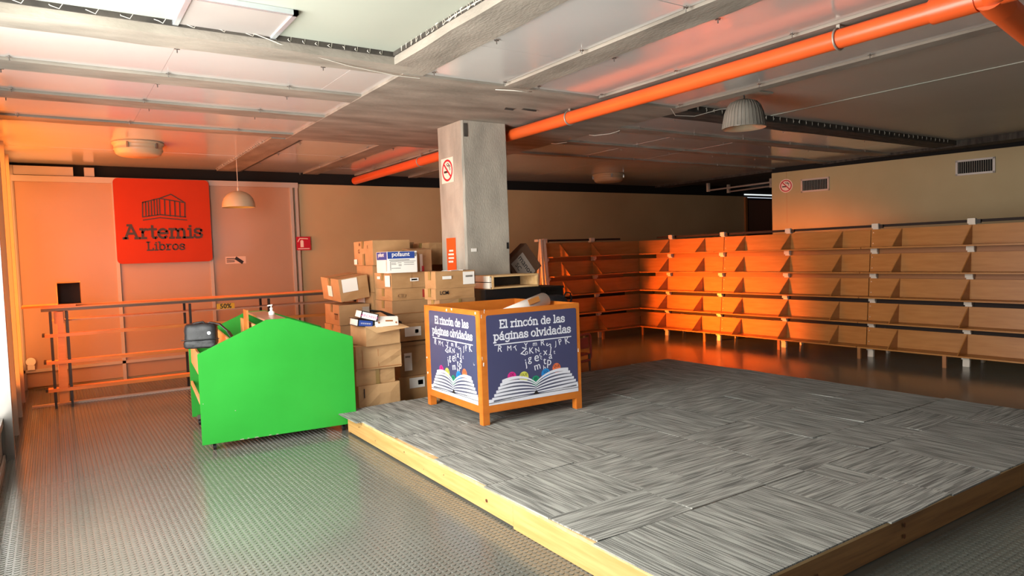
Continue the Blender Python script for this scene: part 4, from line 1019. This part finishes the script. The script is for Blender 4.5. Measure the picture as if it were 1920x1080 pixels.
def binder(root, w_, d_, h_, m_, spine, tx, mk):
    B(0, w_, 0, d_, 0, 0.004).build('cover', m_, root); B(0, w_, 0, d_, h_-0.004, h_).build('cover', m_, root)
    B(0, w_, -0.004, 0, 0, h_).build('spine', m_, root)
    B(0.01, w_-0.01, 0.01, d_-0.01, 0.006, h_-0.006).build('paper_block', M['label'], root)
    B(0.012, w_-0.012, -0.0055, -0.004, 0.008, h_-0.008).build('spine_label', M[spine], root)
    text_mb(tx, h_*0.5, frame_mtx((w_/2, -0.0060, h_*0.3), (1, 0, 0), (0, 0, 1)), 0.0003).build('lettering', M[mk], root)
binder(B0, 0.17, 0.27, 0.075, M['black'], 'label', 'ARCHIVO', 'magenta')
B1 = thing('lever_binder', 'black binder with blue and white spine under the pink-lettered one', 'binder', (2.42, 6.33, 0.955), 0, 'binders in the open carton')
B1.rotation_euler = (0, math.radians(8), math.radians(-4))
binder(B1, 0.16, 0.29, 0.07, M['black'], 'blue', '=====', 'label')
B2 = thing('magazine_box', 'white cardboard file box with slot, tipped over the open carton rim', 'box', (2.60, 6.29, 0.93), math.radians(2))
B2.rotation_euler = (math.radians(-14), math.radians(4), math.radians(2))
MB().box(0, 0.245, 0, 0.25, 0, 0.115).build('box_body', M['label'], B2, 0.008)
B(0.10, 0.18, -0.002, -0.0005, 0.06, 0.075).build('slot', M['brown_leg'], B2)
for x in (0.03, 0.215): MB().tube([(x, -0.0005, 0.05), (x, -0.002, 0.05)], 0.01, 12).build('hole', M['brown_leg'], B2)
cb_ = thing('cable_bundle', 'tangled black cables hanging at the right side of open carton', 'cable', (2.8, 6.5, 1.0), world=True)
mb = MB(); rnd = random.Random(2)
for k_ in range(5):
    mb.tube([(2.62+0.01*k_, 6.50, 1.09-0.006*k_), (2.74, 6.47+0.01*k_, 1.07), (2.86, 6.45-0.01*k_, 1.02-0.01*k_), (2.91+0.005*k_, 6.44, 0.95), (2.90, 6.43+0.01*k_, 0.86-0.02*k_)], 0.008, 6)
mb.build('cables', M['black'], cb_)
# middle column, visible between front stack and crate
carton('bottom carton between the front stack and crate, with white label', 3.00, 6.72, 0, 0.56, 0.50, 0.325, 0, 'card', stick=((0.12, 0.30, 0.20, 0.31, 'label'), (0.22, 0.28, 0.23, 0.28, 'clamp')))
carton('torn upright carton with tall white label, second from the floor', 3.03, 6.74, 0.33, 0.52, 0.46, 0.36, 2, 'card2', bulge=0.016, stick=((0.05, 0.14, 0.06, 0.25, 'label'), (0.06, 0.12, 0.20, 0.22, 'clamp')), flap=([(0, -0.02, 0.33), (0.5, -0.02, 0.33), (0.5, 0.1, 0.365), (0, 0.1, 0.365), (0, -0.03, 0.37), (0.5, -0.03, 0.36), (0.5, 0.1, 0.37), (0, 0.1, 0.37)],))
carton('carton with address label, third from the floor left of the crate', 3.00, 6.72, 0.71, 0.56, 0.48, 0.18, 0, 'card', stick=((0.09, 0.28, 0.05, 0.15, 'label'), (0.21, 0.25, 0.08, 0.12, 'clamp')))
carton('broad unlabelled carton, fourth from the floor left of crate', 2.99, 6.78, 0.895, 0.54, 0.46, 0.245, 0, 'card2', seam=(0.11,))
carton('broad carton with red stamp under the small white strip label', 3.00, 6.79, 1.145, 0.52, 0.45, 0.125, 0, 'card', stick=((0.35, 0.46, 0.02, 0.105, 'inkred'),), marks=((0.05, 0.03, 0.06, 'CID', 'card2'),))
carton('broad carton with a small white strip label carrying the white box', 2.995, 6.78, 1.275, 0.53, 0.46, 0.165, 0, 'card', stick=((0.21, 0.31, 0.07, 0.105, 'label'), (0.225, 0.295, 0.08, 0.096, 'ink'), (0.225, 0.228, 0, 0.165, 'card2')), sides=((0.02, 0.15, 0.02, 0.14, 'label'), (0.28, 0.36, 0.10, 0.13, 'label')))
# white blue box
wb_ = thing('white_box', 'white and blue printed box on the broad carton', 'box', (2.925, 6.70, 1.444), math.radians(-4))
mb = MB(); mb.box(0, 0.33, 0, 0.36, 0, 0.225); mb.build('box_body', M['label'], wb_, 0.004)
B(0.0, 0.30, -0.002, 0.0, 0.15, 0.222).build('blue_band', M['blue'], wb_); B(-0.002, 0, 0.02, 0.34, 0.14, 0.222).build('blue_band', M['blue'], wb_)
text_mb('pofaunt', 0.065, frame_mtx((0.145, -0.0026, 0.175), (1, 0, 0), (0, 0, 1)), 0.0003, 0.001).build('lettering', M['label'], wb_)
text_mb('pofaunt', 0.06, frame_mtx((-0.0026, 0.20, 0.175), (0, -1, 0), (0, 0, 1)), 0.0003, 0.001).build('lettering', M['label'], wb_)
q = MB()
strokes([[(0.02, 0.135), (0.24, 0.135)]], 0.006, 0.001, frame_mtx((0, 0, 0), (1, 0, 0), (0, 0, 1)), q)
strokes([[(0.04, 0.105), (0.09, 0.105)], [(0.04, 0.09), (0.09, 0.09)], [(0.11, 0.105), (0.15, 0.105)], [(0.12, 0.085), (0.15, 0.085)], [(0.12, 0.075), (0.15, 0.075)], [(0.18, 0.105), (0.29, 0.105)], [(0.18, 0.085), (0.29, 0.085)], [(0.04, 0.05), (0.14, 0.05)], [(0.03, 0.03), (0.03, 0.12), (0.31, 0.12)]], 0.004, 0.001, frame_mtx((0, 0, 0), (1, 0, 0), (0, 0, 1)), q)
for k_ in range(6): strokes([[(0.285+0.006*k_, 0.17), (0.30+0.006*k_, 0.21)]], 0.003, 0.0012, frame_mtx((0, 0, 0), (1, 0, 0), (0, 0, 1)), q)
for k_ in range(8): strokes([[(-0.06, 0.02+0.015*k_), (-0.02, 0.035+0.015*k_)]], 0.004, 0.001, frame_mtx((0, 0, 0), (0, -1, 0), (0, 0, 1)), q)
q.build('printed_lines', M['ink'], wb_)
carton('open-topped carton with torn white tape down its front', 3.27, 6.86, 1.444, 0.255, 0.32, 0.235, 3, 'card2', stick=((0.10, 0.135, 0.0, 0.19, 'label'), (0.12, 0.15, 0.0, 0.06, 'red')), bulge=0.01, flap=([(-0.02, 0, 0.235), (0.26, 0, 0.235), (0.26, 0.16, 0.25), (-0.02, 0.16, 0.25), (-0.02, 0, 0.242), (0.26, 0, 0.242), (0.26, 0.16, 0.257), (-0.02, 0.16, 0.257)],))
# rear column (lit orange) with big carton on top
Y2 = 7.27
carton('bottom carton of the rear column behind the broad cartons', 2.99, Y2, 0, 0.55, 0.52, 0.42, 0, 'card2')
carton('second carton of the rear column behind broad cartons', 2.99, Y2, 0.425, 0.55, 0.50, 0.40, 0, 'card')
carton('orange-lit carton with a white sticker low in rear column', 2.98, Y2, 0.83, 0.55, 0.50, 0.39, 0, 'card', sides=((0.22, 0.44, 0.18, 0.36, 'label'),), sidemarks=((0.46, 0.10, 0.05, 'FRAGIL', 'ink'),))
carton('orange-lit carton directly under the tallest carton', 2.99, Y2, 1.225, 0.55, 0.48, 0.30, 0, 'card', tape=False)
carton('big tallest carton with green arrow mark, top of the pile', 2.96, Y2-0.10, 1.53, 0.44, 0.62, 0.27, -2, 'card', sides=((0.25, 0.31, 0.0, 0.13, 'tape'), (0.50, 0.60, 0.01, 0.07, 'label')), sidemarks=((0.45, 0.14, 0.06, 'G', 'ink'), (0.15, 0.19, 0.05, '!', 'ink'), (0.42, 0.20, 0.08, '^', 'ink')), marks=((0.22, 0.04, 0.09, 'M', 'ink'),))
# behind: third column
carton('tall plain carton standing behind the rear column', 3.60, 7.32, 0, 0.50, 0.45, 1.0, 0, 'card2', bulge=0.01)
carton('plain carton stacked behind the rear column, middle', 3.60, 7.32, 1.005, 0.50, 0.45, 0.50, 0, 'card2')
carton('carton printed Mini beside the pillar notice', 3.62, 7.10, 1.51, 0.36, 0.40, 0.25, 2, 'card', marks=((0.17, 0.07, 0.11, 'Mini', 'ink'),), bulge=0.01)
carton('low dark carton with green tape behind the tallest carton', 3.43, 7.52, 1.51, 0.20, 0.40, 0.27, 0, 'card2', stick=((0.02, 0.07, 0.17, 0.24, 'tgreen'),))
# right column on the platform, by pillar
XC, YC = 3.115, 6.005
carton('bottom carton of the narrow stack hidden by the crate', XC, YC, 0.1785, 0.44, 0.24, 0.45, 0, 'card2')
carton('second carton of the narrow stack, mostly hidden by crate', XC+.01, YC, 0.633, 0.44, 0.24, 0.40, 0, 'card')
carton('sagging carton at crate rim height in the narrow stack', XC+.03, YC-.005, 1.037, 0.41, 0.25, 0.135, 1, 'card2', bulge=0.015, tie=((0.21, 0.24),))
carton('carton with faint print, second from top of narrow stack', XC, YC+.01, 1.176, 0.44, 0.24, 0.105, 0, 'card', marks=((0.04, 0.05, 0.05, 'LCM', 'ink'),))
carton('top carton of narrow stack with large white label at right', XC+.005, YC+.01, 1.285, 0.445, 0.24, 0.165, -1, 'card', stick=((0.30, 0.43, 0.03, 0.155, 'label'), (0.33, 0.41, 0.10, 0.12, 'clamp'), (0.07, 0.17, 0.09, 0.12, 'label')))
pa_ = thing('paper_sheet', 'loose white sheets lying on the narrow carton stack', 'paper', (3.45, 6.12, 1.455), 0.4)
MB().box(-0.09, 0.09, -0.07, 0.06, 0, 0.004).tf(Matrix.Rotation(0.3, 4, 'Z')).build('sheet', M['label'], pa_)
MB().box(-0.20, -0.02, -0.05, 0.07, 0.0, 0.003).build('sheet', M['label'], pa_)
# far-left column
carton('lowest carton of the far left stack behind green cart', 2.60, 7.34, 0, 0.34, 0.50, 0.54, 0, 'card')
carton('second carton of far left stack with torn orange side', 2.61, 7.33, 0.545, 0.33, 0.50, 0.33, 1, 'card2', sides=((0.05, 0.2, 0.05, 0.15, 'sticker_o'),), bulge=0.014)
carton('third carton of far left stack with small grey label', 2.60, 7.32, 0.88, 0.35, 0.52, 0.22, -2, 'card2', stick=((0.26, 0.34, 0.10, 0.19, 'clamp'),), sidemarks=((0.15, 0.06, 0.1, 'TT', 'ink'),))
carton('tilted top carton of far left stack with white sheet label', 2.63, 7.32, 1.135, 0.34, 0.52, 0.25, 2, 'card', tilt=(3, -7), stick=((0.03, 0.21, 0.10, 0.245, 'label'),), sides=((0.20, 0.32, 0.05, 0.17, 'label'),))

# ---- dark storage pieces by the pillar and what they carry
def cabinet(label, x0, x1, y0, y1, z1, cat='cabinet'):
    r_ = thing('storage_cabinet', label, cat, ((x0+x1)/2, y0, 0), world=True)
    B(x0, x1, y0, y1, 0.0, z1-0.025).build('carcass', M['black'], r_, 0.004)
    B(x0-0.01, x1+0.01, y0-0.01, y1, z1-0.025, z1).build('top', M['dark'], r_, 0.003)
    xm = (x0+x1)/2
    for a, b in ((x0+.01, xm-.004), (xm+.004, x1-.01)):
        d = B(a, b, y0-.015, y0, 0.22, z1-0.05).build('door', M['black'], r_, 0.002)
        B(b-.04 if a < xm-0.1 else a+.02, b-.02 if a < xm-0.1 else a+.04, y0-.03, y0-.015, 0.8, 0.95).build('handle', M['steel'], d)
c2 = cabinet('black cabinet right of the pillar carrying the tilted carton', 4.44, 4.93, 6.32, 6.95, 1.215)
fr = thing('wooden_frame', 'shallow pale wooden box frame lying in front of the pillar', 'frame', (3.76, 6.02, 1.25), world=True)
x0, x1, y0, y1, z0, z1 = 3.755, 4.365, 6.02, 6.355, 1.203, 1.385
z0 = 1.245
B(x0, x1, y0, y1, z1-0.018, z1).build('top_board', M['paleply'], fr)
B(x0, x1, y0, y1, z0, z0+0.018).build('bottom_board', M['paleply'], fr)
for za, zb in ((z0+.006, (z0+z1)/2-.004), ((z0+z1)/2+.004, z1-.006)): B(x0-0.012, x0+0.014, y0, y1, za, zb).build('side_board', M['white_post'], fr, 0.002)
B(x1-0.018, x1, y0, y1, z0+.018, z1-.018).build('side_board', M['paleply'], fr)
B(x0+.014, x1-.018, y1-.012, y1, z0+.018, z1-.018).build('back_board', M['dark'], fr)
B(x0+0.02, x0+0.04, y0-.004, y0+.02, z0-.0, z1).build('front_stile', M['paleply'], fr)
cs = thing('equipment_case', 'tall black case in front of the pillar under the wooden frame', 'case', (4.1, 6.1, 1.2), world=True)
B(3.70, 4.41, 6.04, 6.345, 0.1795, 1.243).build('case_body', M['black'], cs, 0.006)
B(3.72, 4.41, 6.02, 6.03, 1.02, 1.04).build('edge_band', M['dark'], cs)
# black bag with strap right of it
ds = thing('door_stop', 'pale round disc low on the wall at the left window corner', 'disc', (-0.30, 11.2, 0.30), world=True)
MB().tube([(-0.29, 11.235, 0.38), (-0.29, 11.215, 0.38)], 0.055, 24).box(-0.33, -0.25, 11.215, 11.235, 0.27, 0.33).build('disc', M['label'], ds)
bb = thing('black_bag', 'black soft bag with a loop strap at the shelf end', 'bag', (4.75, 6.06, 0.1795), 0)
blob(0.30, 0.24, 0.95, seed=8).tf(Matrix.Translation((-0.17, 0, 0.48))).build('bag_body', M['leather'], bb)
MB().tube([(-0.10, -0.08, 0.90), (-0.06, -0.10, 0.98), (0.0, -0.10, 0.97), (0.03, -0.08, 0.90), (0.0, -0.06, 0.80)], 0.010, 8).build('strap', M['black'], bb)
# tilted flat carton
tc_ = thing('flat_carton', 'dark carton panel tilted on its corner with handwritten white paper', 'carton', (4.66, 6.55, 1.225))
tm_ = Matrix.Rotation(math.radians(-52), 4, 'Y')
Mt = Matrix.Translation((-0.01, 0, 0.005)) @ Matrix.Rotation(math.radians(-12), 4, 'X') @ Matrix.Rotation(math.radians(-33), 4, 'Y')
MA = Matrix.Translation((4.30-4.66, 0, 1.495-1.225)) @ Matrix.Rotation(math.radians(52), 4, 'Y')
MB().box(0.0, 0.345, 0, 0.12, 0, 0.37).tf(MA).build('carton_body', mat('dark_brown_cardboard', '#5a3c2a', 0.75, '#64452f', 4), tc_, 0.004)
MB().box(0.05, 0.335, -0.003, -0.0005, 0.05, 0.26).tf(MA).build('paper', mat('greyish_paper', '#a39488', 0.7), tc_)
FM = MA @ frame_mtx((0.19, -0.0035, 0.165), (1, 0, 0), (0, 0, 1))
q = text_mb('manos', 0.10, FM, 0.0004); q2 = text_mb('SC', 0.08, MA @ frame_mtx((0.14, -0.0035, 0.08), (1, 0, 0), (0, 0, 1)), 0.0004); q.add(q2.v, q2.f)
q.build('handwriting', M['ink'], tc_)
# ---- child chair behind the platform
ch = thing('child_chair', 'rose-red plastic child chair half hidden behind the poster crate', 'chair', (5.58, 6.78, 0), math.radians(196))
def loop(w_, h_, y, z, r_=0.016):
    pts = []
    for cx, cz, a in ((w_/2-.06, h_/2-.06, 0), (-w_/2+.06, h_/2-.06, 90), (-w_/2+.06, -h_/2+.06, 180), (w_/2-.06, -h_/2+.06, 270)):
        pts += [(cx+.06*math.cos(math.radians(a+90*i/5)), y, z+cz+.06*math.sin(math.radians(a+90*i/5))) for i in range(6)]
    return MB().tube(pts+pts[:1], r_, 10, False)
loop(0.36, 0.34, 0.0, 0.37).build('back_frame', M['chair'], ch)
B(-0.13, 0.13, -0.006, 0.006, 0.36, 0.50).build('backrest', M['chair'], ch, 0.004)
MB().box(-0.16, 0.16, -0.32, 0.0, 0.27, 0.29).build('seat', M['chair'], ch, 0.008)
for x, y in ((-0.14, -0.30), (0.14, -0.30), (-0.15, 0.0), (0.15, 0.0)): MB().tube([(x, y, 0.0), (x*0.93, y, 0.28)], [0.013, 0.017], 10).build('leg', M['steel'], ch)
